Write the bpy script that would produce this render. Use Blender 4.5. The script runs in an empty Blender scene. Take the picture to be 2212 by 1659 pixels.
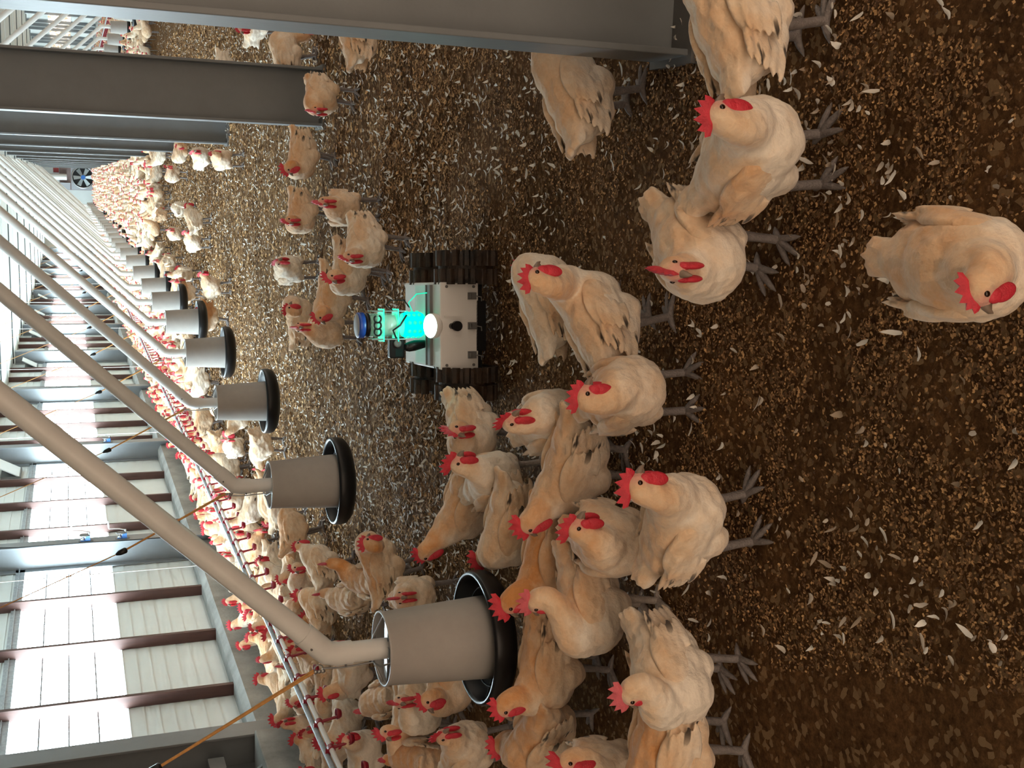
import bpy, bmesh, math, random
import numpy as np
from mathutils import Vector, Matrix, Euler, noise as mnoise

rnd = random.Random(7)
SC = bpy.context.scene
COL = SC.collection

# ------------------------------------------------------------------ camera
# the photograph was taken with the phone turned on its side: world "down" is picture right
IW, IH = 2212, 1659
PP = np.array([1106.0, 829.5]); FPX = 2450.0; CAMH = 1.6
def _n(v): return v / np.linalg.norm(v)
_dy = _n(np.array([145 - PP[0], 378 - PP[1], FPX]))          # long axis of the barn
_dd = np.array([7400 - PP[0], 630 - PP[1], FPX])             # plumb line
_dd = _n(_dd - _dy * _dd.dot(_dy)); _up = -_dd
RW = np.stack([np.cross(_dy, _up), _dy, _up], axis=1)        # cam(x right, y down, z fwd) = RW @ world
def ray(px): return RW.T @ np.array([px[0] - PP[0], px[1] - PP[1], FPX])
def hit(px, axis, val):
    d = ray(px); o = np.array([0, 0, CAMH]); return o + (val - o[axis]) / d[axis] * d
def proj(p):
    c = RW @ (np.array(p, float) - np.array([0, 0, CAMH]))
    return PP + FPX * c[:2] / c[2], c[2]

cam = bpy.data.cameras.new('camera'); cam.sensor_fit = 'HORIZONTAL'; cam.sensor_width = 36.0
cam.lens = FPX * 36.0 / IW; cam.clip_start = 0.05; cam.clip_end = 300
co = bpy.data.objects.new('camera', cam); COL.objects.link(co)
M3 = np.stack([RW[0], -RW[1], -RW[2]], axis=1)
mw = Matrix([[*M3[0], 0], [*M3[1], 0], [*M3[2], CAMH], [0, 0, 0, 1]])
co.matrix_world = mw
SC.camera = co

# ------------------------------------------------------------------ world, light, exposure
SC.view_settings.view_transform = 'Standard'; SC.view_settings.look = 'None'
SC.view_settings.exposure = EXPOSURE = 0.98
SC.view_settings.gamma = 1.0; SC.view_settings.use_curve_mapping = False
SC.cycles.use_denoising = True
SC.cycles.max_bounces = 8; SC.cycles.diffuse_bounces = 5; SC.cycles.transparent_max_bounces = 12
SC.cycles.sample_clamp_indirect = 6.0
W = bpy.data.worlds.new('warm_fill'); SC.world = W; W.use_nodes = True
W.node_tree.nodes['Background'].inputs[0].default_value = (1.0, 0.76, 0.56, 1)  # warm fill added for the near end, entering where no back wall stands
W.node_tree.nodes['Background'].inputs[1].default_value = 1.75
WIN_L = 19.0      # radiance of the left translucent windows
WIN_R = 3.2      # right hand openings

# ------------------------------------------------------------------ materials
def nt(name):
    m = bpy.data.materials.new(name); m.use_nodes = True
    t = m.node_tree; b = t.nodes['Principled BSDF']
    return m, t, b
def node(t, kind, **kw):
    n = t.nodes.new(kind)
    for k, v in kw.items():
        if k in n.inputs.keys(): n.inputs[k].default_value = v
        else: setattr(n, k, v)
    return n
def mat(name, col, rough=0.6, metal=0.0, var=0.0, scale=8.0, col2=None, bump=0.0, bscale=60.0, emit=None, estr=0.0, alpha=1.0, trans=0.0, spec=None, stretch=None):
    m, t, b = nt(name)
    b.inputs['Base Color'].default_value = (*col, 1)
    b.inputs['Roughness'].default_value = rough; b.inputs['Metallic'].default_value = metal
    if spec is not None: b.inputs['Specular IOR Level'].default_value = spec
    tc = None
    if var > 0 or bump > 0:
        tc = t.nodes.new('ShaderNodeTexCoord')
        src = tc.outputs['Object']
        if stretch:
            mp = t.nodes.new('ShaderNodeMapping'); mp.inputs['Scale'].default_value = stretch
            t.links.new(src, mp.inputs['Vector']); src = mp.outputs['Vector']
    if var > 0:
        n = node(t, 'ShaderNodeTexNoise', Scale=scale, Detail=6.0, Roughness=0.65)
        t.links.new(src, n.inputs['Vector'])
        mr = node(t, 'ShaderNodeMapRange'); mr.inputs[1].default_value = 0.32; mr.inputs[2].default_value = 0.68
        t.links.new(n.outputs['Fac'], mr.inputs[0])
        mx = t.nodes.new('ShaderNodeMix'); mx.data_type = 'RGBA'
        c2 = col2 if col2 else tuple(c * (1 - var) for c in col)
        mx.inputs[6].default_value = (*col, 1); mx.inputs[7].default_value = (*c2, 1)
        t.links.new(mr.outputs[0], mx.inputs[0]); t.links.new(mx.outputs[2], b.inputs['Base Color'])
    if bump > 0:
        n2 = node(t, 'ShaderNodeTexNoise', Scale=bscale, Detail=4.0)
        t.links.new(src, n2.inputs['Vector'])
        bp = node(t, 'ShaderNodeBump', Strength=bump, Distance=0.01)
        t.links.new(n2.outputs['Fac'], bp.inputs['Height']); t.links.new(bp.outputs['Normal'], b.inputs['Normal'])
    if emit:
        b.inputs['Emission Color'].default_value = (*emit, 1); b.inputs['Emission Strength'].default_value = estr
    if alpha < 1: b.inputs['Alpha'].default_value = alpha
    if trans > 0: b.inputs['Transmission Weight'].default_value = trans
    return m

MT = {}
MT['steel'] = mat('painted_steel', (0.175, 0.188, 0.198), 0.45, 0, 0.16, 3.0, bump=0.08, bscale=30)
MT['siding'] = mat('white_siding', (0.60, 0.64, 0.63), 0.5, 0, 0.08, 1.5)
MT['ceil'] = mat('white_ceiling_panel', (0.58, 0.62, 0.60), 0.55, 0, 0.06, 0.6)
MT['gap'] = mat('dark_gap', (0.05, 0.06, 0.06), 0.8)
MT['stud'] = mat('brown_stud', (0.075, 0.028, 0.020), 0.55, 0, 0.35, 6.0, stretch=(6, 6, 0.5))
MT['conc'] = mat('concrete', (0.34, 0.33, 0.31), 0.9, 0, 0.5, 2.5, bump=0.3, bscale=40)
MT['pad'] = mat('cooling_pad_paper', (0.17, 0.075, 0.045), 0.9, 0, 0.4, 30.0, bump=0.5, bscale=90)
MT['darkmetal'] = mat('dark_metal', (0.16, 0.155, 0.15), 0.5, 0.2, 0.25, 6.0)
MT['pvc'] = mat('white_pvc', (0.70, 0.68, 0.65), 0.4, 0, 0.12, 5.0)
MT['hopper'] = mat('grey_feed_tube', (0.40, 0.375, 0.35), 0.5, 0.0, 0.12, 9.0)
MT['black'] = mat('black_plastic', (0.007, 0.007, 0.008), 0.36, spec=0.3)
MT['rubber'] = mat('black_rubber', (0.008, 0.008, 0.008), 0.6, 0, 0.9, 9.0, col2=(0.06, 0.03, 0.013), bump=0.6)
MT['galv'] = mat('galvanised_steel', (0.40, 0.43, 0.45), 0.55, 0.35, 0.35, 25.0)
MT['red'] = mat('dark_red_plastic', (0.27, 0.012, 0.03), 0.35)
MT['rope'] = mat('orange_rope', (0.62, 0.30, 0.09), 0.8, 0, 0.3, 60.0)
MT['wire'] = mat('steel_wire', (0.30, 0.29, 0.28), 0.4, 0.8)
MT['cord'] = mat('white_cord', (0.80, 0.80, 0.78), 0.7)
MT['blue'] = mat('blue_winch_paint', (0.03, 0.16, 0.50), 0.4)
MT['chrome'] = mat('plated_steel', (0.60, 0.62, 0.64), 0.25, 0.9)
MT['white'] = mat('white_enclosure', (0.78, 0.76, 0.74), 0.4)
MT['bluecap'] = mat('blue_plastic_cap', (0.02, 0.08, 0.42), 0.35)
MT['greycap'] = mat('grey_plastic', (0.36, 0.37, 0.40), 0.5)
MT['aluminium'] = mat('aluminium', (0.55, 0.57, 0.58), 0.35, 0.9)
MT['fanblade'] = mat('fan_blade_grey', (0.42, 0.46, 0.47), 0.4, 0.3)
MT['shank'] = mat('slate_shank', (0.22, 0.19, 0.18), 0.6, 0, 0.4, 60.0, bump=0.4, bscale=220)
MT['shank_pale'] = mat('pale_shank', (0.42, 0.36, 0.32), 0.6, 0, 0.4, 60.0, bump=0.4, bscale=220)
MT['beak'] = mat('horn_beak', (0.22, 0.16, 0.12), 0.45)
MT['eye'] = mat('dark_eye', (0.02, 0.008, 0.004), 0.12)
MT['comb'] = mat('red_comb', (0.68, 0.035, 0.06), 0.5, 0, 0.3, 40.0, bump=0.35, bscale=300)
MT['comb_pink'] = mat('pinkish_comb', (0.75, 0.14, 0.17), 0.55, 0, 0.25, 40.0, bump=0.3, bscale=300)
MT['feather_w'] = mat('white_shed_feather', (0.74, 0.71, 0.65), 0.8)
def soiled(m):
    t = m.node_tree; oi = t.nodes.new('ShaderNodeObjectInfo'); cr = t.nodes.new('ShaderNodeValToRGB'); e = cr.color_ramp.elements
    e[0].color = (0.34, 0.25, 0.17, 1); e[1].color = (0.80, 0.77, 0.72, 1); e[1].position = .8
    t.links.new(oi.outputs['Random'], cr.inputs[0]); t.links.new(cr.outputs[0], t.nodes['Principled BSDF'].inputs['Base Color'])
MT['feather_n'] = mat('loose_feather', (0.7, 0.68, 0.62), 0.8); soiled(MT['feather_n'])
MT['brownbox'] = mat('brown_panel', (0.24, 0.17, 0.16), 0.7, 0, 0.3, 3.0)
MT['redbox'] = mat('red_box', (0.25, 0.02, 0.02), 0.5)

def emit_mat(name, col, strength):
    m = bpy.data.materials.new(name); m.use_nodes = True; t = m.node_tree
    t.nodes.clear(); o = t.nodes.new('ShaderNodeOutputMaterial'); e = t.nodes.new('ShaderNodeEmission')
    e.inputs[0].default_value = (*col, 1); e.inputs[1].default_value = strength
    t.links.new(e.outputs[0], o.inputs[0]); return m
MT['pane'] = emit_mat('daylit_translucent_panel', (0.74, 0.92, 1.0), WIN_L)
MT['led'] = emit_mat('green_white_led', (0.55, 1.0, 0.88), 22.0)
MT['led2'] = emit_mat('green_led', (0.0, 0.80, 0.46), 1.1)
MT['greenglow'] = mat('green_lit_plate', (0.05, 0.55, 0.45), 0.3, emit=(0.0, 0.85, 0.5), estr=0.45)

def pane_right():
    m = bpy.data.materials.new('daylit_mesh_opening'); m.use_nodes = True; t = m.node_tree; t.nodes.clear()
    o = t.nodes.new('ShaderNodeOutputMaterial'); e = t.nodes.new('ShaderNodeEmission')
    tc = t.nodes.new('ShaderNodeTexCoord')
    mp = t.nodes.new('ShaderNodeMapping'); mp.inputs['Scale'].default_value = (1, 0.35, 1.4)
    v = node(t, 'ShaderNodeTexNoise', Scale=4.5, Detail=7.0, Roughness=0.7)
    cr = t.nodes.new('ShaderNodeValToRGB')
    cr.color_ramp.elements[0].position = 0.38; cr.color_ramp.elements[0].color = (0.14, 0.10, 0.06, 1)
    cr.color_ramp.elements[1].position = 0.60; cr.color_ramp.elements[1].color = (1.0, 0.93, 0.82, 1)
    el = cr.color_ramp.elements.new(0.48); el.color = (0.45, 0.34, 0.22, 1)
    t.links.new(tc.outputs['Object'], mp.inputs[0]); t.links.new(mp.outputs[0], v.inputs['Vector'])
    t.links.new(v.outputs['Fac'], cr.inputs[0]); t.links.new(cr.outputs[0], e.inputs[0])
    e.inputs[1].default_value = WIN_R; t.links.new(e.outputs[0], o.inputs[0]); return m
MT['pane_r'] = pane_right()

def glass_mat(name, tint, mixf):
    m = bpy.data.materials.new(name); m.use_nodes = True; t = m.node_tree; t.nodes.clear()
    o = t.nodes.new('ShaderNodeOutputMaterial'); tr = t.nodes.new('ShaderNodeBsdfTransparent'); gl = t.nodes.new('ShaderNodeBsdfPrincipled')
    tr.inputs[0].default_value = (*tint, 1); gl.inputs['Base Color'].default_value = (0.75, 0.95, 0.9, 1); gl.inputs['Roughness'].default_value = 0.08
    mx = t.nodes.new('ShaderNodeMixShader'); mx.inputs[0].default_value = mixf
    t.links.new(tr.outputs[0], mx.inputs[1]); t.links.new(gl.outputs[0], mx.inputs[2]); t.links.new(mx.outputs[0], o.inputs[0]); return m
MT['clear'] = glass_mat('clear_plastic', (0.92, 0.98, 0.96), 0.16)

def feather_material(name, cream, buff, white, skin):
    """plumage: 'buff' attribute = how orange the feathers are, 'skin' = bare face"""
    m, t, b = nt(name)
    tc = t.nodes.new('ShaderNodeTexCoord'); oi = t.nodes.new('ShaderNodeObjectInfo')
    at = t.nodes.new('ShaderNodeAttribute'); at.attribute_name = 'buff'
    sk = t.nodes.new('ShaderNodeAttribute'); sk.attribute_name = 'skin'
    n = node(t, 'ShaderNodeTexNoise', Scale=16.0, Detail=5.0, Roughness=0.6); t.links.new(tc.outputs['Object'], n.inputs['Vector'])
    a = node(t, 'ShaderNodeMath', operation='MULTIPLY_ADD'); a.inputs[1].default_value = 0.9; a.inputs[2].default_value = -0.45
    t.links.new(n.outputs['Fac'], a.inputs[0])
    s = node(t, 'ShaderNodeMath', operation='ADD'); t.links.new(at.outputs['Fac'], s.inputs[0]); t.links.new(a.outputs[0], s.inputs[1])
    r = node(t, 'ShaderNodeMath', operation='MULTIPLY_ADD'); r.inputs[1].default_value = 0.30; r.inputs[2].default_value = -0.15
    t.links.new(oi.outputs['Random'], r.inputs[0])
    s2 = node(t, 'ShaderNodeMath', operation='ADD'); t.links.new(s.outputs[0], s2.inputs[0]); t.links.new(r.outputs[0], s2.inputs[1])
    cr = t.nodes.new('ShaderNodeValToRGB'); e = cr.color_ramp.elements
    e[0].position = 0.0; e[0].color = (*white, 1); e[1].position = 1.0; e[1].color = (*buff, 1)
    k = e.new(0.42); k.color = (*cream, 1)
    t.links.new(s2.outputs[0], cr.inputs[0])
    # a few dark flecks in the wing feathers
    dk = t.nodes.new('ShaderNodeAttribute'); dk.attribute_name = 'fleck'
    vn = node(t, 'ShaderNodeTexNoise', Scale=26.0, Detail=2.0)
    mp = t.nodes.new('ShaderNodeMapping'); mp.inputs['Scale'].default_value = (0.45, 1.0, 1.6)
    t.links.new(tc.outputs['Object'], mp.inputs[0]); t.links.new(mp.outputs[0], vn.inputs['Vector'])
    gt = node(t, 'ShaderNodeMapRange'); gt.inputs[1].default_value = 0.60; gt.inputs[2].default_value = 0.68
    t.links.new(vn.outputs['Fac'], gt.inputs[0])
    ml = node(t, 'ShaderNodeMath', operation='MULTIPLY'); t.links.new(gt.outputs[0], ml.inputs[0]); t.links.new(dk.outputs['Fac'], ml.inputs[1])
    mx = t.nodes.new('ShaderNodeMix'); mx.data_type = 'RGBA'; mx.inputs[7].default_value = (0.05, 0.035, 0.025, 1)
    t.links.new(cr.outputs[0], mx.inputs[6]); t.links.new(ml.outputs[0], mx.inputs[0])
    mx2 = t.nodes.new('ShaderNodeMix'); mx2.data_type = 'RGBA'; mx2.inputs[7].default_value = (*skin, 1)
    t.links.new(mx.outputs[2], mx2.inputs[6]); t.links.new(sk.outputs['Fac'], mx2.inputs[0])
    fe = node(t, 'ShaderNodeTexVoronoi', Scale=42.0); fe.feature = 'DISTANCE_TO_EDGE'
    mp3 = t.nodes.new('ShaderNodeMapping'); mp3.inputs['Scale'].default_value = (0.55, 1.2, 1.2); mp3.inputs['Rotation'].default_value = (0, .25, 0)
    wn = node(t, 'ShaderNodeTexNoise', Scale=14.0, Detail=3.0); t.links.new(tc.outputs['Object'], wn.inputs['Vector'])
    wm = t.nodes.new('ShaderNodeMix'); wm.data_type = 'VECTOR'; wm.inputs[0].default_value = .10; t.links.new(tc.outputs['Object'], wm.inputs[4]); t.links.new(wn.outputs['Color'], wm.inputs[5])
    t.links.new(wm.outputs[1], mp3.inputs[0]); t.links.new(mp3.outputs[0], fe.inputs['Vector'])
    fr = node(t, 'ShaderNodeMapRange'); fr.inputs[1].default_value = 0.0; fr.inputs[2].default_value = 0.16; fr.inputs[3].default_value = 1.05; fr.inputs[4].default_value = 0.99
    t.links.new(fe.outputs['Distance'], fr.inputs[0])
    hv = t.nodes.new('ShaderNodeHueSaturation'); t.links.new(fr.outputs[0], hv.inputs['Value']); t.links.new(mx2.outputs[2], hv.inputs['Color'])
    t.links.new(hv.outputs[0], b.inputs['Base Color'])
    b.inputs['Roughness'].default_value = 0.85; b.inputs['Specular IOR Level'].default_value = 0.15
    b.inputs['Sheen Weight'].default_value = 0.25; b.inputs['Sheen Roughness'].default_value = 0.6
    # overlapping feather scallops as relief
    vo = node(t, 'ShaderNodeTexVoronoi', Scale=34.0); vo.feature = 'SMOOTH_F1'; vo.inputs['Smoothness'].default_value = 0.5
    mp2 = t.nodes.new('ShaderNodeMapping'); mp2.inputs['Scale'].default_value = (0.6, 1.1, 1.1)
    t.links.new(tc.outputs['Object'], mp2.inputs[0]); t.links.new(mp2.outputs[0], vo.inputs['Vector'])
    n3 = node(t, 'ShaderNodeTexNoise', Scale=110.0, Detail=3.0); t.links.new(tc.outputs['Object'], n3.inputs['Vector'])
    ad = node(t, 'ShaderNodeMath', operation='MULTIPLY_ADD'); ad.inputs[1].default_value = 0.35
    t.links.new(n3.outputs['Fac'], ad.inputs[0]); t.links.new(vo.outputs['Distance'], ad.inputs[2])
    bp = node(t, 'ShaderNodeBump', Strength=0.55, Distance=0.014); t.links.new(ad.outputs[0], bp.inputs['Height'])
    t.links.new(bp.outputs['Normal'], b.inputs['Normal'])
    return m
MT['plumage'] = feather_material('cream_plumage', (0.76, 0.555, 0.37), (0.64, 0.28, 0.09), (0.84, 0.74, 0.62), (0.66, 0.29, 0.24))

def litter_material():
    m, t, b = nt('brown_litter')
    tc = t.nodes.new('ShaderNodeTexCoord')
    n1 = node(t, 'ShaderNodeTexNoise', Scale=2.2, Detail=4.0); n2 = node(t, 'ShaderNodeTexNoise', Scale=45.0, Detail=8.0, Roughness=0.75)
    v = node(t, 'ShaderNodeTexVoronoi', Scale=70.0); v.inputs['Randomness'].default_value = 1.0
    for n in (n1, n2, v): t.links.new(tc.outputs['Object'], n.inputs['Vector'])
    cr = t.nodes.new('ShaderNodeValToRGB'); e = cr.color_ramp.elements
    e[0].position = 0.30; e[0].color = (0.060, 0.028, 0.011, 1); e[1].position = 0.72; e[1].color = (0.36, 0.19, 0.075, 1)
    k = e.new(0.50); k.color = (0.17, 0.085, 0.034, 1)
    t.links.new(n2.outputs['Fac'], cr.inputs[0])
    sep = t.nodes.new('ShaderNodeSeparateColor'); t.links.new(v.outputs['Color'], sep.inputs[0])
    gt = node(t, 'ShaderNodeMapRange'); gt.inputs[1].default_value = 0.80; gt.inputs[2].default_value = 0.90; t.links.new(sep.outputs[0], gt.inputs[0])
    mx = t.nodes.new('ShaderNodeMix'); mx.data_type = 'RGBA'; mx.inputs[7].default_value = (0.42, 0.27, 0.14, 1)
    t.links.new(gt.outputs[0], mx.inputs[0]); t.links.new(cr.outputs[0], mx.inputs[6])
    mr = node(t, 'ShaderNodeMapRange'); mr.inputs[1].default_value = 0.35; mr.inputs[2].default_value = 0.7; mr.inputs[3].default_value = 0.65; mr.inputs[4].default_value = 1.15
    t.links.new(n1.outputs['Fac'], mr.inputs[0])
    hs = t.nodes.new('ShaderNodeHueSaturation'); t.links.new(mx.outputs[2], hs.inputs['Color']); t.links.new(mr.outputs[0], hs.inputs['Value'])
    t.links.new(hs.outputs[0], b.inputs['Base Color'])
    b.inputs['Roughness'].default_value = 0.95; b.inputs['Specular IOR Level'].default_value = 0.1
    bp = node(t, 'ShaderNodeBump', Strength=0.9, Distance=0.02); t.links.new(n2.outputs['Fac'], bp.inputs['Height']); t.links.new(bp.outputs['Normal'], b.inputs['Normal'])
    return m
MT['litter'] = litter_material()
def chip_material():
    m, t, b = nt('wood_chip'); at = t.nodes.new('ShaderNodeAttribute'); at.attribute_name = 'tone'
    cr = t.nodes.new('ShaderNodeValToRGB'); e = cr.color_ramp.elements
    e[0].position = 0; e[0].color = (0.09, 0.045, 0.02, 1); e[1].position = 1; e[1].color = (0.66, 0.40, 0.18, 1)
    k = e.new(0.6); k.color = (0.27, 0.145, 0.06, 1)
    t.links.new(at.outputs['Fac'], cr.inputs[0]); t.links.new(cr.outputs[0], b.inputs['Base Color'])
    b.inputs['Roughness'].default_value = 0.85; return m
MT['chip'] = chip_material()

# ------------------------------------------------------------------ mesh helpers
class MB:
    def __init__(s): s.v = []; s.f = []; s.sm = []
    def add(s, vs, fs, smooth=False, M=None):
        o = len(s.v)
        for p in vs:
            p = Vector(p)
            if M is not None: p = M @ p
            s.v.append(tuple(p))
        for f in fs: s.f.append(tuple(i + o for i in f)); s.sm.append(smooth)
        return s
    def box(s, a, b, M=None):
        x0, y0, z0 = (min(a[i], b[i]) for i in range(3)); x1, y1, z1 = (max(a[i], b[i]) for i in range(3))
        return s.add([(x0,y0,z0),(x1,y0,z0),(x1,y1,z0),(x0,y1,z0),(x0,y0,z1),(x1,y0,z1),(x1,y1,z1),(x0,y1,z1)],
            [(3,2,1,0),(4,5,6,7),(0,1,5,4),(1,2,6,5),(2,3,7,6),(3,0,4,7)], False, M)
    def tube(s, pts, r, n=12, caps=True, M=None, smooth=True):
        pts = [Vector(p) for p in pts]; rs = r if isinstance(r, (list, tuple)) else [r] * len(pts)
        vs = []; fs = []; prev = None
        for i, p in enumerate(pts):
            if i == 0: d = pts[1] - p
            elif i == len(pts) - 1: d = p - pts[i - 1]
            else: d = (pts[i + 1] - p).normalized() + (p - pts[i - 1]).normalized()
            d.normalize()
            if prev is None:
                a = d.cross(Vector((0, 0, 1)) if abs(d.z) < 0.9 else Vector((1, 0, 0))).normalized()
            else: a = (prev - d * prev.dot(d)).normalized()
            prev = a; b = d.cross(a)
            for k in range(n):
                t = 2 * math.pi * k / n; vs.append(p + (a * math.cos(t) + b * math.sin(t)) * rs[i])
        for i in range(len(pts) - 1):
            for k in range(n):
                k2 = (k + 1) % n; fs.append((i*n+k, i*n+k2, (i+1)*n+k2, (i+1)*n+k))
        s.add(vs, fs, smooth, M)
        if caps:
            m = len(pts) - 1
            s.add(vs[:n], [tuple(range(n - 1, -1, -1))], False, M); s.add(vs[m*n:], [tuple(range(n))], False, M)
        return s
    def lathe(s, prof, n=32, M=None, smooth=True, close=False):
        vs = []; fs = []
        for (r, z) in prof:
            for k in range(n):
                t = 2 * math.pi * k / n; vs.append((r * math.cos(t), r * math.sin(t), z))
        m = len(prof)
        for i in range(m if close else m - 1):
            j = (i + 1) % m
            for k in range(n):
                k2 = (k + 1) % n; fs.append((i*n+k, i*n+k2, j*n+k2, j*n+k))
        return s.add(vs, fs, smooth, M)
    def ball(s, c, r, seg=12, rings=8, M=None, rot=None):
        r = r if isinstance(r, (list, tuple)) else (r, r, r); vs = []; fs = []
        R = rot if rot is not None else Matrix.Identity(3)
        for i in range(rings + 1):
            ph = math.pi * i / rings
            for k in range(seg):
                t = 2 * math.pi * k / seg
                vs.append(Vector(c) + R @ Vector((r[0]*math.sin(ph)*math.cos(t), r[1]*math.sin(ph)*math.sin(t), r[2]*math.cos(ph))))
        for i in range(rings):
            for k in range(seg):
                k2 = (k + 1) % seg; fs.append((i*seg+k, (i+1)*seg+k, (i+1)*seg+k2, i*seg+k2))
        return s.add(vs, fs, True, M)
    def prism(s, poly, axis_a, axis_b, ext, off=(0, 0, 0), M=None):
        """polygon in the plane (axis_a, axis_b), extruded along vector ext"""
        A, B, E, O = Vector(axis_a), Vector(axis_b), Vector(ext), Vector(off); n = len(poly)
        vs = [O + A * p[0] + B * p[1] for p in poly] + [O + A * p[0] + B * p[1] + E for p in poly]
        fs = [tuple(range(n - 1, -1, -1)), tuple(range(n, 2 * n))] + [(i, (i+1) % n, n+(i+1) % n, n+i) for i in range(n)]
        return s.add(vs, fs, False, M)
    def mesh(s, name, m):
        me = bpy.data.meshes.new(name); me.from_pydata(s.v, [], s.f)
        me.polygons.foreach_set('use_smooth', s.sm); me.materials.append(m); me.update(); return me
    def build(s, name, m, parent=None, bevel=0.0):
        o = bpy.data.objects.new(name, s.mesh(name, m)); COL.objects.link(o)
        if parent is not None: o.parent = parent
        if bevel:
            md = o.modifiers.new('bevel', 'BEVEL'); md.width = bevel; md.segments = 2; md.limit_method = 'ANGLE'
        return o
def T(x, y, z): return Matrix.Translation((x, y, z))
def tag(o, label, cat, group=None):
    o['label'] = label; o['category'] = cat
    if group: o['group'] = group
    return o
def thing(name, label, cat, loc=(0, 0, 0), rz=0.0, group=None):
    o = bpy.data.objects.new(name, None); o.empty_display_size = 0.05; COL.objects.link(o)
    o.location = loc; o.rotation_euler = (0, 0, rz); return tag(o, label, cat, group)
def struct(o):
    o['kind'] = 'structure'; return o
def dup(root, loc=None, rz=None, label=None, group=None):
    r = root.copy(); COL.objects.link(r)
    if loc is not None: r.location = loc
    if rz is not None: r.rotation_euler = (0, 0, rz)
    if label: r['label'] = label
    if group: r['group'] = group
    for ch in list(root.children):
        c = ch.copy(); COL.objects.link(c); c.parent = r
        for g in list(ch.children):
            d = g.copy(); COL.objects.link(d); d.parent = c
    return r
# ------------------------------------------------------------------ building shell
XL, XR, ZC = -4.2, 5.76, 2.85
Y0, Y1 = -5.0, 68.0
FR = [2.93 + 4.87 * k for k in range(14)]           # steel frame lines
rng = np.random.default_rng(5)

def floor_mesh():
    ys = [Y0, -2, 0]; y = 0.8; ys.append(y)
    while y < 16: y += 0.03 + 0.012 * max(0, y - 1.5); ys.append(y)
    while y < Y1: y += 1.0; ys.append(min(y, Y1))
    xs = np.concatenate([np.linspace(XL, -2.4, 12)[:-1], np.linspace(-2.4, 1.6, 116), np.linspace(1.6, XR, 18)[1:]])
    nx, ny = len(xs), len(ys); v = []
    for yy in ys:
        for x in xs:
            h = mnoise.noise(Vector((x * 3.1, yy * 3.1, 0))) * 0.012 + mnoise.noise(Vector((x * 11, yy * 11, 4))) * 0.007 if yy < 16 else 0
            v.append((x, yy, h - 0.016))
    f = [(j*nx+i, j*nx+i+1, (j+1)*nx+i+1, (j+1)*nx+i) for j in range(ny - 1) for i in range(nx - 1)]
    m = MB(); m.add(v, f, True); return m
struct(floor_mesh().build('floor', MT['litter']))

# ceiling: flat white panels with an open seam at each frame and shallow battens between
m = MB(); m.box((XL - .1, Y0, ZC), (XR + .1, Y1, ZC + .08)); ce = struct(m.build('ceiling', MT['ceil']))
m = MB()
for k, y in enumerate(FR):
    m.box((XL, y + .04, ZC - .022), (XR, y + .085, ZC - .001))
m.build('seam_batten', MT['gap'], ce)
m = MB()
for k, y in enumerate(FR):
    m.box((XL, y + .085, ZC - .028), (XR, y + .20, ZC - .001)); m.box((XL, y + 2.3, ZC - .02), (XR, y + 2.75, ZC - .001))
m.build('batten', MT['ceil'], ce)

# left wall: siding below and above a band of translucent windows, open bay lines carry steel columns
ZW0, ZW1 = 1.28, 2.14
def siding(m, x0, x1, y0, y1, z0, z1, out):
    """lapped boards, each leaning out a few millimetres"""
    z = z0; s = 1 if out > 0 else -1
    while z < z1 - 1e-4:
        zt = min(z + .115, z1)
        m.prism([(0, z), (0.012 * s, z), (0.004 * s, zt), (0, zt)], (1, 0, 0), (0, 0, 1), (0, y1 - y0, 0), (x1, y0, 0)); z = zt
    m.box((x0, y0, z0), (x1, y1, z1))
m = MB()
siding(m, XL - .1, XL, FR[1], Y1, 0.0, ZW0, 1); siding(m, XL - .1, XL, FR[1], Y1, ZW1, ZC, 1)
m.box((XL - .1, Y0, 0), (XL, FR[1], ZC))
struct(m.build('wall_left', MT['siding']))
m = MB(); siding(m, XR + .1, XR, Y0, Y1, 0, 1.3, -1); m.box((XR, Y0, 2.1), (XR + .1, Y1, ZC)); struct(m.build('wall_right', MT['siding']))
m = MB(); m.box((XL - .1, Y1, 0), (XR + .1, Y1 + .1, ZC)); we = struct(m.build('wall_end', MT['siding']))
# concrete kerb
m = MB(); m.prism([(XL, -.05), (-3.98, -.05), (-3.98, .40), (-4.06, .44), (XL, .44)], (1, 0, 0), (0, 0, 1), (0, Y1 - FR[1], 0), (0, FR[1], 0))
struct(m.build('baseboard_left', MT['conc']))
m = MB(); m.box((XR, Y0, -.05), (XR - .2, Y1, .42)); struct(m.build('baseboard_right', MT['conc']))

n_trim = 0
for k in range(1, 13):
    ya, yb = FR[k] + .02, (FR[k + 1] - .02 if k < 13 else Y1)
    m = MB(); m.box((XL - .05, ya, ZW0), (XL - .012, yb, ZW1)); w = struct(m.build('window_%d' % k, MT['pane']))
    m = MB()
    for q in (1, 2, 3):
        z = ZW0 + (ZW1 - ZW0) * q / 4; m.box((XL - .012, ya, z - .006), (XL - .004, yb, z + .006))
    m.build('glazing_bar', MT['steel'], w)
    m = MB(); m.box((XL - .05, ya, ZW1), (XL + .03, yb, ZW1 + .09)); m.box((XL - .05, ya, ZW1 + .05), (XL + .045, yb, ZW1 + .06)); m.build('window_header', MT['galv'], w)
    for q in (1, 2, 3):
        n_trim += 1; y = FR[k] + 1.2175 * q
        m = MB(); m.box((XL + .012, y - .022, .44), (XL + .11, y + .022, ZC)); struct(m.build('trim_%d' % n_trim, MT['stud']))
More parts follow.
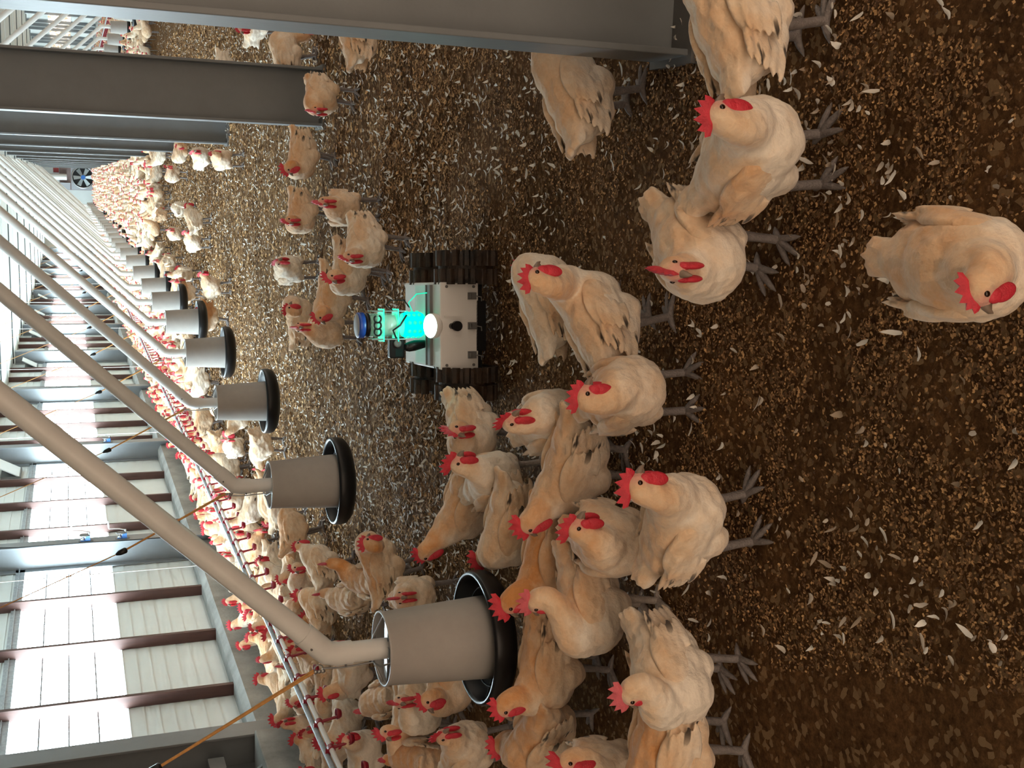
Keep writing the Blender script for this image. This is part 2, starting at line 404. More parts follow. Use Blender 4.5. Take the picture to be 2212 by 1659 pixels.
for k in range(4, 13):
    ya, yb = FR[k] + .02, FR[k + 1] - .02
    m = MB(); m.box((XR + .02, ya, 1.3), (XR + .06, yb, 2.1)); w = struct(m.build('window_%d' % (k + 20), MT['pane_r']))
    m = MB()
    for q in range(1, 4):
        y = FR[k] + 1.2175 * q; m.box((XR - .02, y - .05, .42), (XR - .12, y + .05, ZC))
    m.build('mullion', MT['steel'], w)
    m = MB()
    for q in range(24):
        y = ya + q * .2; m.tube([(XR - .005, y, 1.3), (XR - .005, y + .5, 2.1)], .004, 4, False); m.tube([(XR - .01, y, 2.1), (XR - .01, y + .5, 1.3)], .004, 4, False)
    m.build('wire_mesh', MT['wire'], w)

# steel columns: web and two flanges each
def i_beam(name, label, x0, x1, y, z1, group, z0=-.02, fw=.10, slot=False):
    t = thing(name, label, 'column', ((x0 + x1) / 2, y, 0), 0, group); cx = (x0 + x1) / 2
    m = MB(); m.box((x0 - cx + .014, -.006, z0), (x1 - cx - .014, .006, z1)); m.build('web', MT['steel'], t)
    for s, x in ((1, x0 - cx), (-1, x1 - cx)):
        m = MB(); m.box((x, -fw, z0), (x + s * .018, fw, z1)); m.build('flange', MT['steel'], t, bevel=.003)
    m = MB(); m.box((x0 - cx - .02, -fw - .02, -.03), (x1 - cx + .02, fw + .02, .006)); m.build('base_plate', MT['darkmetal'], t)
    return t
CL = ['nearest grey steel column, rising at the edge of the photo beside the corner hen',
      'grey steel column second from the camera, standing behind a hen on the bare litter',
      'grey steel column third from the camera, just beyond the one with a hen at its foot',
      'fourth grey steel column of the middle row, with hens crowding its foot']
for k, y in enumerate(FR):
    lab = CL[k] if k < 4 else 'distant grey steel column in the receding middle row'
    i_beam('steel_column', lab, .38, .76, y, ZC - .05, 'middle row of steel columns')
LL = {1: 'painted steel wall column nearest the camera, left of the first bright window', 2: 'steel wall column carrying two blue crank winches',
      3: 'steel wall column carrying a single blue crank winch', 4: 'steel wall column just beyond the one with a single winch'}
for k in range(1, 14):
    i_beam('wall_column', LL.get(k, 'distant steel wall column between the bright windows'), XL + .012, -3.9, FR[k], ZC - .05, 'steel columns along the window wall', z0=.0 if k > 0 else 0)

# cooling pad bay at the near end of the wall
t = thing('cooling_pad', 'brown corrugated cooling pad in a grey metal frame at the near wall', 'cooling pad', (XL, 5.6, .75))
m = MB()
for i in range(60): m.box((.005, -2.0 + i * .066, 0.05), (.10 + .012 * (i % 2), -2.0 + i * .066 + .055, 1.35))
m.build('pad_media', MT['pad'], t)
m = MB(); m.box((.0, -2.1, -.06), (.2, 2.02, .05)); m.box((.0, -2.1, 1.35), (.22, 2.02, 1.75)); m.build('frame', MT['darkmetal'], t)
m = MB(); m.prism([(0, 0), (.26, 0), (.26, .02), (.02, .34), (0, .34)], (1, 0, 0), (0, 0, 1), (0, .03, 0), (0, 1.7, -.30)); m.build('bracket', MT['darkmetal'], t)
tag(MB().box((XL + .001, FR[1] - 2.2, -.02), (-3.85, FR[1] - .14, .47)).build('concrete_block', MT['conc'], bevel=.01), 'stained concrete block against the wall below the brown pad', 'block')

# ------------------------------------------------------------------ feeders
FY = [3.5 + 2.27 * i for i in range(28)]
FX, FXR = -1.53, 3.10
def make_feeder(label, group):
    t = thing('tube_feeder', label, 'feeder', (0, 0, 0), 0, group)
    m = MB(); m.lathe([(.143, .285), (.141, .32), (.1225, .652), (.126, .658), (.126, .664), (.119, .664), (.117, .655), (.137, .30), (.137, .285)], 40, close=True)
    m.build('hopper', MT['hopper'], t)
    m = MB(); m.lathe([(.02, .235), (.15, .235), (.20, .250), (.226, .272), (.232, .30), (.231, .328), (.226, .338), (.217, .339), (.212, .330), (.207, .285), (.18, .262), (.12, .262), (.04, .33), (.0, .34)], 48); 
    pan = m.build('pan', MT['black'], t)
    m = MB()
    for a in range(6):
        c, s_ = math.cos(a * math.pi / 3 + .3), math.sin(a * math.pi / 3 + .3); m.tube([(c*.13, s_*.13, .272), (c*.225, s_*.225, .31)], .004, 6)
    m.lathe([(.17, .288), (.174, .292), (.17, .296), (.166, .292)], 32, close=True); m.build('grill', MT['black'], pan)
    m = MB()
    m.tube([(-.121, .0, .655), (-.05, .01, .685), (.0, .045, .69), (.05, .01, .685), (.121, 0, .655)], .0035, 6)
    m.tube([(0, -.121, .655), (-.04, -.05, .68), (-.045, 0, .69), (-.04, .05, .68), (0, .121, .655)], .0035, 6)
    m.tube([(-.045, 0, .69), (-.05, 0, .80), (-.045, 0, .86)], .003, 6)
    ring = [(-.045 + .014 * math.cos(a), .0, .874 + .014 * math.sin(a)) for a in np.linspace(0, 2 * math.pi, 13)]; m.tube(ring, .0025, 6)
    m.build('hanger_wire', MT['wire'], t)
    m = MB(); m.box((-.12, -.018, .642), (.12, .018, .648)); m.box((-.018, -.05, .648), (.018, .05, .652)); m.build('hanger_bar', MT['chrome'], t)
    return t
FL = ['nearest tube feeder, large beige hopper over a black pan among the feeding hens',
      'second tube feeder from the camera, black pan hanging over open litter',
      'third tube feeder from the camera, grey hopper above a black pan',
      'fourth tube feeder from the camera, smaller grey hopper with black pan',
      'fifth tube feeder from the camera with a hen standing in front of it',
      'sixth tube feeder from the camera along the left row']
f0 = make_feeder(FL[0], 'left row of tube feeders')
for i, y in enumerate(FY):
    lab = FL[i] if i < 6 else 'small distant tube feeder far down the left row'
    if i == 0: f0.location = (FX, y, 0)
    else: dup(f0, (FX + .02 * math.sin(i * 5), y, .012 * math.sin(i * 7)), None, lab)
for i, y in enumerate(FY):
    if 8 <= i < 22: dup(f0, (FXR, y, .012 * math.sin(i * 5)), None, 'small grey tube feeder in the far right row beyond the columns', 'right row of tube feeders')

def make_pipe(sx, label, group):
    """slanting feed drop pipe ending in an elbow over the hopper"""
    t = thing('feed_pipe', label, 'pipe', (0, 0, 0), 0, group); k = .94
    a = Vector((0, 0, .84)); d = Vector((sx * k, 0, 1)).normalized(); L = (ZC - .84) / d.z
    m = MB(); m.tube([a + d * .10, a + d * L], .036, 20); m.build('drop_pipe', MT['pvc'], t)
    p = [a + Vector((0, 0, -.075)), a + Vector((0, 0, -.03)), a + Vector((0, 0, .0)) + d * .012, a + d * .045, a + d * .12]
    m = MB(); m.tube(p, .040, 20); e = m.build('elbow', MT['pvc'], t)
    m = MB(); m.tube([a + Vector((-.03, -.028, -.05)), a + Vector((-.034, -.032, -.05))], .004, 8); m.tube([a + d * .09 + Vector((-.02, -.035, 0)), a + d * .09 + Vector((-.022, -.04, 0))], .004, 8); m.build('screw', MT['darkmetal'], e)
    m = MB(); m.tube([(0, 0, .60), (0, 0, .80)], .0355, 20); m.build('spout', MT['pvc'], t)
    return t
PL = ['thick white feed pipe slanting down to the nearest feeder', 'white feed pipe slanting down to the second feeder from the camera',
      'white feed pipe slanting down to the third feeder from the camera', 'white feed pipe slanting down to the fourth feeder from the camera',
      'white feed pipe slanting down to the fifth feeder from the camera']
p0 = make_pipe(1, PL[0], 'feed pipes of the left row')
for i, y in enumerate(FY):
    if i == 0: p0.location = (FX, y, 0)
    else: dup(p0, (FX + .02 * math.sin(i * 5), y, 0), None, PL[i] if i < 5 else 'distant white feed pipe slanting to the left feeder row')
p1 = make_pipe(-1, 'white feed pipe slanting down to the far right feeder row', 'feed pipes of the right row'); p1.location = (FXR, FY[5], 0)
for i, y in enumerate(FY):
    if 6 <= i < 22: dup(p1, (FXR, y, 0))

def make_rope(label, group):
    t = thing('hanging_rope', label, 'rope', (0, 0, 0), 0, group)
    a = Vector((-.055, 0, .89)); b = Vector((-.32, 0, 1.40)); c = Vector((-.92, 0, ZC))
    m = MB(); m.tube([a, b], .005, 8); m.tube([a + Vector((.004, .006, .0)), b], .004, 8); m.tube([b, c], .0028, 6); m.build('rope_strand', MT['rope'], t)
    d = (c - b).normalized(); m = MB()
    m.tube([b - d * .028, b - d * .02, b + d * .012, b + d * .03], [.009, .016, .014, .006], 8); m.build('adjuster', MT['black'], t)
    m = MB()
    for q in range(3): m.ball(a + Vector((.0, 0, -.006 - q * .012)), (.007, .004, .008), 8, 6)
    m.build('hook', MT['wire'], t)
    return t
RL = ['frayed orange rope holding up the nearest feeder', 'yellow rope with a black adjuster holding up the second feeder', 'yellow rope with a black adjuster holding up the third feeder', 'yellow rope holding up the fourth feeder']
r0 = make_rope(RL[0], 'feeder ropes')
m = MB(); m.tube([(-.34, -.01, 1.40), (-.31, -.03, 1.46), (-.29, -.05, 1.50), (-.27, -.06, 1.53)], .004, 6); m.tube([(-.33, -.01, 1.39), (-.36, -.02, 1.36), (-.37, -.03, 1.33)], .005, 6); 
for i, y in enumerate(FY):
    if i == 0: r0.location = (FX, y, 0)
    elif i < 16: dup(r0, (FX, y, 0), None, RL[i] if i < 4 else 'thin yellow rope of a distant feeder')
m.build('frayed_end', MT['rope'], r0)

# ------------------------------------------------------------------ drinker lines
def drinker_line(x, y0, y1, z, ncup, label, group):
    t = thing('drinker_line', label, 'drinker line', (x, y0, z), 0, group); L = y1 - y0
    m = MB(); m.tube([(-.035, 0, .022), (-.035, L, .022)], .015, 12); m.build('support_pipe', MT['galv'], t)
    m = MB(); m.tube([(.0, 0, 0), (0, L, 0)], .0135, 12); m.build('water_pipe', MT['cord'], t)
    m = MB(); m.tube([(-.14, 0, -.02), (-.14, L, -.02)], .002, 5); m.build('anti_perch_wire', MT['wire'], t)
    # one cup: saddle, drop arm and a small trough, all red plastic
    c = MB(); c.tube([(0, -.018, 0), (0, .018, 0)], .020, 12)
    c.box((-.045, -.006, .004), (0.0, .006, .03))
    c.tube([(.006, 0, -.015), (.012, 0, -.05), (.02, 0, -.095)], [.010, .008, .008], 8)
    c.lathe([(.004, -.006), (.020, -.004), (.028, .010), (.030, .024), (.027, .024), (.024, .012), (.004, .002)], 14, M=T(.038, 0, -.115))
    c.tube([(.02, 0, -.095), (.03, 0, -.118)], [.008, .006], 8)
    me = c.mesh('drinker_cup', MT['red'])
    for i in range(ncup):
        o = bpy.data.objects.new('drinker_cup', me); COL.objects.link(o); o.parent = t; o.location = (0, .12 + i * .30, 0)
    if L > ncup * .3:
        m = MB(); q = ncup
        while .12 + q * .3 < L: m.box((-.01, .12 + q*.3 - .015, -.12), (.05, .12 + q*.3 + .015, .02)); q += 1
        d = m.build('drinker_cups', MT['red'], t); d['kind'] = 'stuff'
    return t
drinker_line(-2.86, 4.05, 66.0, .42, 100, 'long galvanised drinker line with red cups, running between the wall and the feeders', 'drinker lines')
drinker_line(4.42, 17.0, 66.0, .42, 40, 'far right drinker line with red cups beyond the right feeders', 'drinker lines')
for k in range(1, 8):
    for q, x in ((0, -2.895),):
        y = FR[k] + .75
        tag(MB().tube([(x, y, .46), (x, y, ZC)], .0035, 6).build('suspension_cord', MT['cord']),
            ['white cord holding up the drinker line just right of the nearest bright window', 'white cord holding up the drinker line by the wall column with two winches',
             'white cord holding up the drinker line by the wall column with one winch'][k - 1] if k < 4 else 'thin white cord holding up the far drinker line', 'cord', 'drinker suspension cords')

# ------------------------------------------------------------------ crank winches on the wall columns
def make_winch(label, dark):
    t = thing('crank_winch', label, 'winch', (0, 0, 0), 0, 'blue crank winches')
    m = MB(); m.prism([(-.075, -.02), (-.065, -.03), (.065, -.03), (.075, -.02), (.075, .02), (.065, .03), (-.065, .03), (-.075, .02)], (0, 0, 1), (0, 1, 0), (.006, 0, 0)); m.build('mount_plate', MT['darkmetal'], t)
    m = MB(); m.box((.006, -.028, -.045), (.062, .028, .005)); m.box((.006, -.03, -.05), (.012, .03, .055)); m.build('body', MT['blue'], t, bevel=.003)
    m = MB(); m.tube([(.062, 0, .015), (.070, 0, .015)], .052, 24); m.build('gear_wheel', MT['darkmetal'], t)
    m = MB(); m.lathe([(.012, 0), (.026, .002), (.026, .006), (.016, .01), (.016, .036), (.026, .04), (.026, .045), (.012, .046)], 18, M=T(.012, 0, .028) @ Matrix.Rotation(math.pi / 2, 4, 'Y')); m.build('drum', MT['chrome'], t)
    m = MB(); m.tube([(.07, 0, -.03), (.10, 0, -.03)], .013, 12); m.tube([(.098, 0, -.03), (.102, 0, .0), (.112, 0, .03), (.118, 0, .12), (.12, 0, .14)], .007, 8); c = m.build('crank', MT['chrome'], t)
    m = MB(); m.tube([(.12, 0, .14), (.128, 0, .14), (.16, 0, .142), (.19, 0, .144), (.205, 0, .145)], [.006, .009, .011, .010, .005], 10); m.build('crank_handle', MT['greycap'], c)
    return t
w0 = make_winch('upper blue crank winch on the wall column that carries two, in front of the window', False)
def on_col(px, k):
    p = hit(px, 0, -3.9); return (-3.9, FR[k] - .02, p[2])
w0.location = on_col((185, 1158), 2); w0.rotation_euler = (0, 0, 0)
dup(w0, on_col((262, 1145), 2), 0, 'lower dark blue crank winch on the wall column that carries two')
dup(w0, on_col((228, 930), 3), 0, 'lone blue crank winch on the wall column farther along the wall')
m = MB(); m.tube([(-3.895, FR[2] + .05, ZC), (-3.89, FR[2] - .11, 2.2), (-3.89, FR[2] - .115, 1.5), (-3.9, FR[2] - .105, 1.2), (-3.9, FR[2] - .105, .7)], .006, 6)
tag(m.build('black_cable', MT['black']), 'thin black cable running down the edge of the two-winch wall column', 'cable')

# baffle air inlets high on the wall
def make_inlet(label):
    t = thing('air_inlet', label, 'air inlet', (0, 0, 0), 0, 'wall air inlets')
    m = MB(); m.box((.0, -.28, 0), (.05, .28, .26)); m.build('housing', MT['darkmetal'], t)
    m = MB(); m.prism([(.05, .02), (.20, .30), (.19, .31), (.04, .03)], (1, 0, 0), (0, 0, 1), (0, .52, 0), (0, -.26, 0)); m.build('baffle', MT['siding'], t)
    return t
i0 = make_inlet('nearest air inlet with a tilted white baffle above the windows')
for k in range(3, 12):
    p = (XL + .014, FR[k] - .62, 2.32)
    if k == 3: i0.location = p
    else: dup(i0, p, 0, 'tilted white air inlet baffle farther down the window wall')

# ------------------------------------------------------------------ far end: fan, vent pipe, panels
t = thing('ventilation_fan', 'big round ventilation fan with grey blades and blue hub at the far end wall', 'fan', (-.10, Y1 - .03, .78))
m = MB(); m.box((-.68, -.10, -.62), (.68, .02, .62)); m.build('housing', MT['greycap'], t)
Rx = Matrix.Rotation(math.pi / 2, 4, 'X')
m = MB(); m.lathe([(.56, .10), (.62, .12), (.62, .24), (.58, .30), (.55, .26), (.55, .10)], 36, M=Rx, close=True); m.build('shroud', MT['aluminium'], t)
m = MB(); m.tube([(0, -.112, 0), (0, -.10, 0)], .55, 32); m.build('dark_opening', MT['black'], t)
for k in range(6):
    R = Matrix.Rotation(k * math.pi / 3, 4, 'Y') @ Matrix.Rotation(.45, 4, 'Z')
    m = MB(); m.prism([(-.06, .10), (-.15, .48), (.10, .52), (.06, .10)], (1, 0, 0), (0, 0, 1), (0, .012, 0), (0, 0, 0), M=T(0, -.19, 0) @ R); m.build('blade', MT['fanblade'], t)
m = MB(); m.tube([(0, -.26, 0), (0, -.13, 0)], .12, 16); m.build('hub', MT['blue'], t)
tag(MB().box((-.80, Y1 - .09, .02), (.78, Y1 - .02, 2.0)).build('wall_panel', MT['brownbox']), 'brownish panel behind the big fan on the far end wall', 'panel')
m = MB(); m.tube([(-.11, Y1 - .4, 1.62), (-.11, Y1 - .4, ZC)], .17, 20); tag(m.build('vent_pipe', MT['pvc']), 'thick white vertical pipe above the big fan at the far end', 'pipe')
tag(MB().box((.12, Y1 - .15, 2.02), (.36, Y1 - .02, 2.3)).build('control_box', MT['redbox']), 'small dark red box high on the far end wall', 'box')
tag(MB().box((-.78, Y1 - .30, 1.45), (-.42, Y1 - .10, 1.98)).build('control_cabinet', MT['greycap']), 'grey cabinet beside the big fan at the far end', 'cabinet')
# ------------------------------------------------------------------ the little robot
gl = hit((1086, 828), 2, 0); gr = hit((1086, 578), 2, 0)
RX = (gl[0] + gr[0]) / 2; RY = (gl[1] + gr[1]) / 2
rb = thing('wheeled_robot', 'small white wheeled robot with glowing green lights among the hens', 'robot', (RX, RY, 0), math.atan2(gr[1] - gl[1], gr[0] - gl[0]))
RH = math.hypot(gr[0] - gl[0], gr[1] - gl[1]) / 2          # half track
YB = .03                                                  # front face of the box, local
a = hit((951, 710), 1, RY + YB); b_ = hit((1033, 710), 1, RY + YB)
ZB0, ZB1 = b_[2], a[2]; HW = .172; DEP = .50
# enclosure: front panel with chamfered look, sides, lid
m = MB(); m.box((-HW, YB, ZB0), (HW, YB + DEP, ZB1)); enc = m.build('enclosure', MT['white'], rb, bevel=.004)
m = MB(); m.box((-HW + .01, YB + .10, ZB1), (HW - .01, YB + .135, ZB1 + .012)); m.box((-HW + .01, YB + .155, ZB1), (HW - .01, YB + .165, ZB1 + .012)); m.build('lid_rail', MT['darkmetal'], enc)
m = MB(); m.box((-HW + .012, YB + .17, ZB1 + .001), (HW - .012, YB + .33, ZB1 + .006)); m.build('lid_window', MT['clear'], enc)
for x in (-.115, .0, .118):
    m = MB(); m.box((x - .014, YB - .014, ZB0 + .012), (x + .014, YB - .001, ZB0 + .045)); m.tube([(x - .008, YB - .018, ZB0 + .038), (x + .008, YB - .018, ZB0 + .038)], .005, 8)
    m.tube([(x, YB - .012, ZB0 + .014), (x - .004, YB - .02, ZB0 - .006), (x - .02, YB - .018, ZB0 - .008)], .003, 6); m.build('latch', MT['darkmetal'], rb)
m = MB()
for x in (-.155, .155):
    for z in (ZB0 + .02, ZB1 - .026): m.tube([(x, YB - .003, z), (x, YB + .002, z)], .006, 10)
m.build('screw', MT['darkmetal'], enc)
m = MB(); zc = (ZB0 + ZB1) / 2 + .018
m.tube([(0, YB - .022, zc - .004), (0, YB, zc - .004)], .020, 20); m.tube([(0, YB - .020, zc + .012), (0, YB, zc + .014)], .012, 16); m.build('control_knob', MT['bluecap'] if False else MT['black'], rb)
m = MB(); m.box((-.042, YB - .004, zc - .024), (-.036, YB, zc + .045)); m.box((.036, YB - .008, zc - .024), (.042, YB, zc + .045)); m.build('knob_guard', MT['white'], enc)
# chassis under the box
m = MB(); m.box((-HW - .01, YB + .02, .07), (HW + .01, YB + DEP - .02, ZB0)); m.tube([(-RH, YB + .04, .10), (RH, YB + .04, .10)], .016, 10); m.tube([(-RH, YB + .40, .10), (RH, YB + .40, .10)], .016, 10)
m.box((-.10, YB + .0, .06), (.10, YB + .03, .10)); m.build('chassis', MT['black'], rb)
# knobbly tyres
def tyre(cx, cy):
    w = MB(); r, hw = .128, .062; M = T(cx, cy, r) @ Matrix.Rotation(math.pi / 2, 4, 'Y')
    w.lathe([(.05, -hw * .7), (r * .74, -hw), (r * .85, -hw * .8), (r * .86, hw * .8), (r * .74, hw), (.05, hw * .7)], 30, M=M)
    for i in range(16):
        for s in (-1, 1):
            R = M @ Matrix.Rotation((i + .25 * s) * 2 * math.pi / 16, 4, 'Z'); w.prism([(r * .82, -.016), (r * .97, -.011), (r, -.008), (r, .008), (r * .97, .011), (r * .82, .016)], (1, 0, 0), (0, 1, 0), (0, 0, s * hw * .98), (0, 0, s * .006), R)
    o = w.build('tyre', MT['rubber'], rb)
    m = MB(); m.lathe([(.0, -hw * .75), (.05, -hw * .72), (.056, -hw * .5), (.056, hw * .5), (.05, hw * .72), (0, hw * .75)], 16, M=M); m.build('wheel_hub', MT['darkmetal'], o)
for cx in (-RH, RH):
    for cy in (YB + .05, YB + .40): tyre(cx, cy)
# round LED lamp on the front of the lid
lx, ly = 0.0, YB + .040
m = MB(); M = T(lx, ly, ZB1 + .010) @ Matrix.Rotation(.30, 4, 'X')
m.lathe([(0.0, -.006), (.046, -.006), (.050, .0), (.050, .018), (.047, .022), (0, .022)], 28, M=M); ho = m.build('lamp_housing', MT['white'], rb)
m = MB(); m.lathe([(.0, .032), (.026, .031), (.040, .027), (.0465, .0225), (.0, .0222)], 28, M=M); m.build('led_disc', MT['led'], ho)
# lamp tower
ty = YB + .215; m = MB(); m.lathe([(.0, 0), (.046, 0), (.052, .01), (.052, .072), (.047, .086), (0, .086)], 28, M=T(0, ty, ZB1 + .010)); tw = m.build('lamp_tower', MT['led2'], rb)
for i in range(9):
    q = i * 2 * math.pi / 9; m = MB()
    for z in (.022, .044, .066): m.ball((.050 * math.cos(q), .050 * math.sin(q), z), .0085, 8, 6, M=T(0, ty, ZB1 + .010))
    m.build('led_column', MT['greenglow'], tw)
zt = ZB1 + .098
m = MB(); m.lathe([(.049, 0), (.049, .140), (.046, .140), (.046, 0)], 28, M=T(0, ty, zt), close=True); m.build('clear_tube', MT['clear'], rb)
for z in (.022, .082):
    m = MB(); m.prism([(-.066, -.045), (.066, -.045), (.066, .045), (.0, .058), (-.066, .045)], (1, 0, 0), (0, 1, 0), (0, 0, .004), (0, ty, zt + z)); m.build('mounting_plate', MT['greenglow'], rb)
m = MB(); m.lathe([(.0, .03), (.040, .03), (.040, .078), (0, .078)], 20, M=T(0, ty, zt)); m.build('sensor_stack', MT['pvc'], rb)
m = MB()
for i in range(3):
    pts = [((-.026 + .026 * i) + .015 * math.cos(q), -.052, .112 + .014 * math.sin(q)) for q in np.linspace(.6, 5.9, 14)]; m.tube(pts, .004, 6, M=T(0, ty, zt))
m.tube([(-.052, -.02, .0), (-.054, -.03, .03), (-.02, -.056, .05), (.0, -.056, .02), (.04, -.042, -.01)], .004, 6, M=T(0, ty, zt)); m.build('coiled_cable', MT['black'], rb)
for x in (-.057, .057):
    for y in (-.036, .036):
        m = MB(); m.tube([(x, ty + y, zt - .01), (x, ty + y, zt + .13)], .003, 6); m.build('stand_rod', MT['aluminium'], rb)
m = MB(); m.lathe([(0, .136), (.047, .136), (.049, .140), (.049, .158), (0, .158)], 28, M=T(0, ty, zt)); m.build('black_collar', MT['black'], rb)
m = MB(); m.lathe([(.049, .158), (.052, .160), (.052, .180), (.049, .184), (.0, .184)], 28, M=T(0, ty, zt)); cp = m.build('blue_cap', MT['bluecap'], rb)
m = MB(); m.lathe([(.047, .1845), (.045, .187), (0, .187)], 28, M=T(0, ty, zt)); m.build('cap_top', MT['greycap'], cp)
m = MB(); m.tube([(.05, ty, ZB1 + .05), (.09, ty - .01, ZB1 + .07), (.125, ty - .04, ZB1 + .045), (.13, ty - .07, ZB1 + .01)], .0025, 6); m.build('green_wire', MT['greenglow'], rb)
m = MB(); m.tube([(.05, ty + .03, zt + .02), (.08, ty + .05, zt + .05), (.10, ty + .05, zt + .03), (.10, ty + .03, zt - .02), (.07, ty + .02, zt - .04)], .003, 6); m.build('black_wire', MT['black'], rb)
# action camera on a short arm
cx, cy, cz = -.094, ty - .01, ZB1 + .112
m = MB(); m.box((-.040, -.020, -.031), (.040, .020, .031), T(cx, cy, cz + .012)); ac = m.build('action_camera', MT['black'], rb, bevel=.005)
m = MB(); m.lathe([(.0, 0), (.016, 0), (.016, .008), (.012, .010), (0, .008)], 20, M=T(cx + .020, cy - .020, cz + .012) @ Matrix.Rotation(math.pi / 2, 4, 'X')); m.build('lens', MT['darkmetal'], ac)
m = MB(); m.box((cx - .034, cy - .0218, cz - .010), (cx - .002, cy - .0198, cz + .020)); m.build('front_screen', mat('dark_screen', (.015, .03, .03), .15), ac)
m = MB(); m.tube([(cx, cy, cz - .02), (cx + .004, cy, cz - .04), (cx + .010, cy, cz - .07), (cx + .016, cy, ZB1)], [.010, .020, .022, .016], 12); m.ball((cx + .004, cy, cz - .035), .018, 12, 8); m.build('camera_mount', MT['black'], rb)
# ------------------------------------------------------------------ hens
def sph(m, c, r, seg=20, rings=12, rot=None): m.ball(c, r, seg, rings, rot=rot)
def remeshed(mb, voxel, smooth, name):
    """one continuous skin around overlapping masses"""
    me = mb.mesh('tmp', MT['plumage']); o = bpy.data.objects.new('tmp', me); COL.objects.link(o)
    r = o.modifiers.new('r', 'REMESH'); r.mode = 'VOXEL'; r.voxel_size = voxel; r.use_smooth_shade = True
    s = o.modifiers.new('s', 'SMOOTH'); s.iterations = smooth; s.factor = 0.5
    dg = bpy.context.evaluated_depsgraph_get(); out = bpy.data.meshes.new_from_object(o.evaluated_get(dg)); out.name = name
    bpy.data.objects.remove(o); bpy.data.meshes.remove(me)
    out.materials.clear(); out.materials.append(MT['plumage'])
    out.polygons.foreach_set('use_smooth', [True] * len(out.polygons)); return out
def attr(me, name, vals):
    a = me.attributes.new(name, 'FLOAT', 'POINT'); a.data.foreach_set('value', np.clip(vals, 0, 1).astype(np.float32))
def sstep(x, a, b):
    t = np.clip((x - a) / (b - a), 0, 1); return t * t * (3 - 2 * t)

def wing_mesh(s):
    m = MB(); R = lambda a, b=0: Euler((b, math.radians(a), 0)).to_matrix()
    sph(m, (-.005, s * .078, .018), (.090, .021, .056), rot=R(6)); sph(m, (.045, s * .071, .012), (.045, .022, .044))
    for i in range(5):
        sph(m, (-.085 - .012 * i, s * (.082 - .006 * i), .050 - .022 * i), (.070, .0075, .0125), rot=R(10 + 3 * i))
    for i in range(4): sph(m, (-.04 - .01 * i, s * .098, .045 - .022 * i), (.052, .006, .0135), rot=R(8 + 3 * i))
    me = remeshed(m, .0052, 3, 'wing'); n = len(me.vertices); co_ = np.empty(n * 3); me.vertices.foreach_get('co', co_); co_ = co_.reshape(-1, 3)
    attr(me, 'buff', .26 + .22 * sstep(co_[:, 2], -.04, .06)); attr(me, 'skin', np.zeros(n)); attr(me, 'fleck', sstep(-co_[:, 0], .03, .10)); return me
WING = {1: wing_mesh(1), -1: wing_mesh(-1)}

def head_parts(sc=1.0):
    c = MB(); teeth = [(-.046, .020), (-.052, .034), (-.040, .034), (-.040, .052), (-.024, .040), (-.018, .061), (-.004, .043), (.006, .060), (.014, .041), (.026, .051), (.029, .033), (.041, .034), (.040, .020), (.034, .010), (.0, .016), (-.025, .014)]
    n = len(teeth); outer = [(x, z) for x, z in teeth]; cx, cz = -.003, .022
    for s in (-1, 1):       # lens-shaped section: thin at the points, thicker along the base
        vs = [(x, 0, z) for x, z in outer] + [(cx + (x - cx) * .62, s * .0052, cz + (z - cz) * .55) for x, z in outer] + [(cx, s * .006, cz)]
        fs = []
        for i in range(n):
            j = (i + 1) % n; q = (i, j, n + j, n + i); fs.append(q if s < 0 else q[::-1]); t3 = (n + i, n + j, 2 * n); fs.append(t3 if s < 0 else t3[::-1])
        c.add(vs, fs, True)
    w = {}
    for s in (-1, 1):
        k = MB(); k.ball((.016, s * .012, -.034), (.0125, .0065, .022), 14, 10); k.ball((.014, s * .012, -.018), (.011, .007, .014), 12, 8); w[s] = k.mesh('wattle', MT['comb'])
    b = MB(); b.tube([(.024, 0, .0), (.036, 0, -.002), (.046, 0, -.006), (.052, 0, -.012)], [.0105, .0085, .0055, .0012], 10); b.tube([(.024, 0, -.008), (.036, 0, -.010), (.044, 0, -.011)], [.008, .006, .002], 8)
    e = {}
    for s in (-1, 1):
        k = MB(); k.ball((.010, s * .0225, .005), (.0062, .004, .0062), 12, 8); e[s] = k.mesh('eye', MT['eye'])
    return c.mesh('comb', MT['comb']), w, b.mesh('beak', MT['beak']), e
COMB, WATTLE, BEAK, EYE = head_parts()
COMBP = COMB.copy(); COMBP.materials[0] = MT['comb_pink']

def leg_mesh(side, m_, lift=0.0, fold=0):
    m = MB(); h = .12
    k = Vector((-.018, 0, h)); f = Vector((.0, 0, .012))
    m.tube([k + Vector((.004, 0, .03)), k, (k + f) / 2, f + Vector((0, 0, .012)), f], [.017, .0145, .0112, .0115, .011], 10)
    for a, L in ((-34, .058), (0, .070), (34, .058), (168, .034)):
        c, s = math.cos(math.radians(a)), math.sin(math.radians(a))
        m.tube([f, f + Vector((c * L * .35, s * L * .35, -.001)), f + Vector((c * L * .7, s * L * .7, -.004)), f + Vector((c * L, s * L, -.008)), f + Vector((c * (L + .014), s * (L + .014), -.012))], [.0105, .0092, .0080, .0060, .0012], 8)
    return m.mesh('leg', m_)
LEG = leg_mesh(1, MT['shank']); LEGP = leg_mesh(1, MT['shank_pale'])

def frame(yaw, pitch, roll=0): return Euler((roll, -pitch, yaw), 'XYZ').to_matrix()

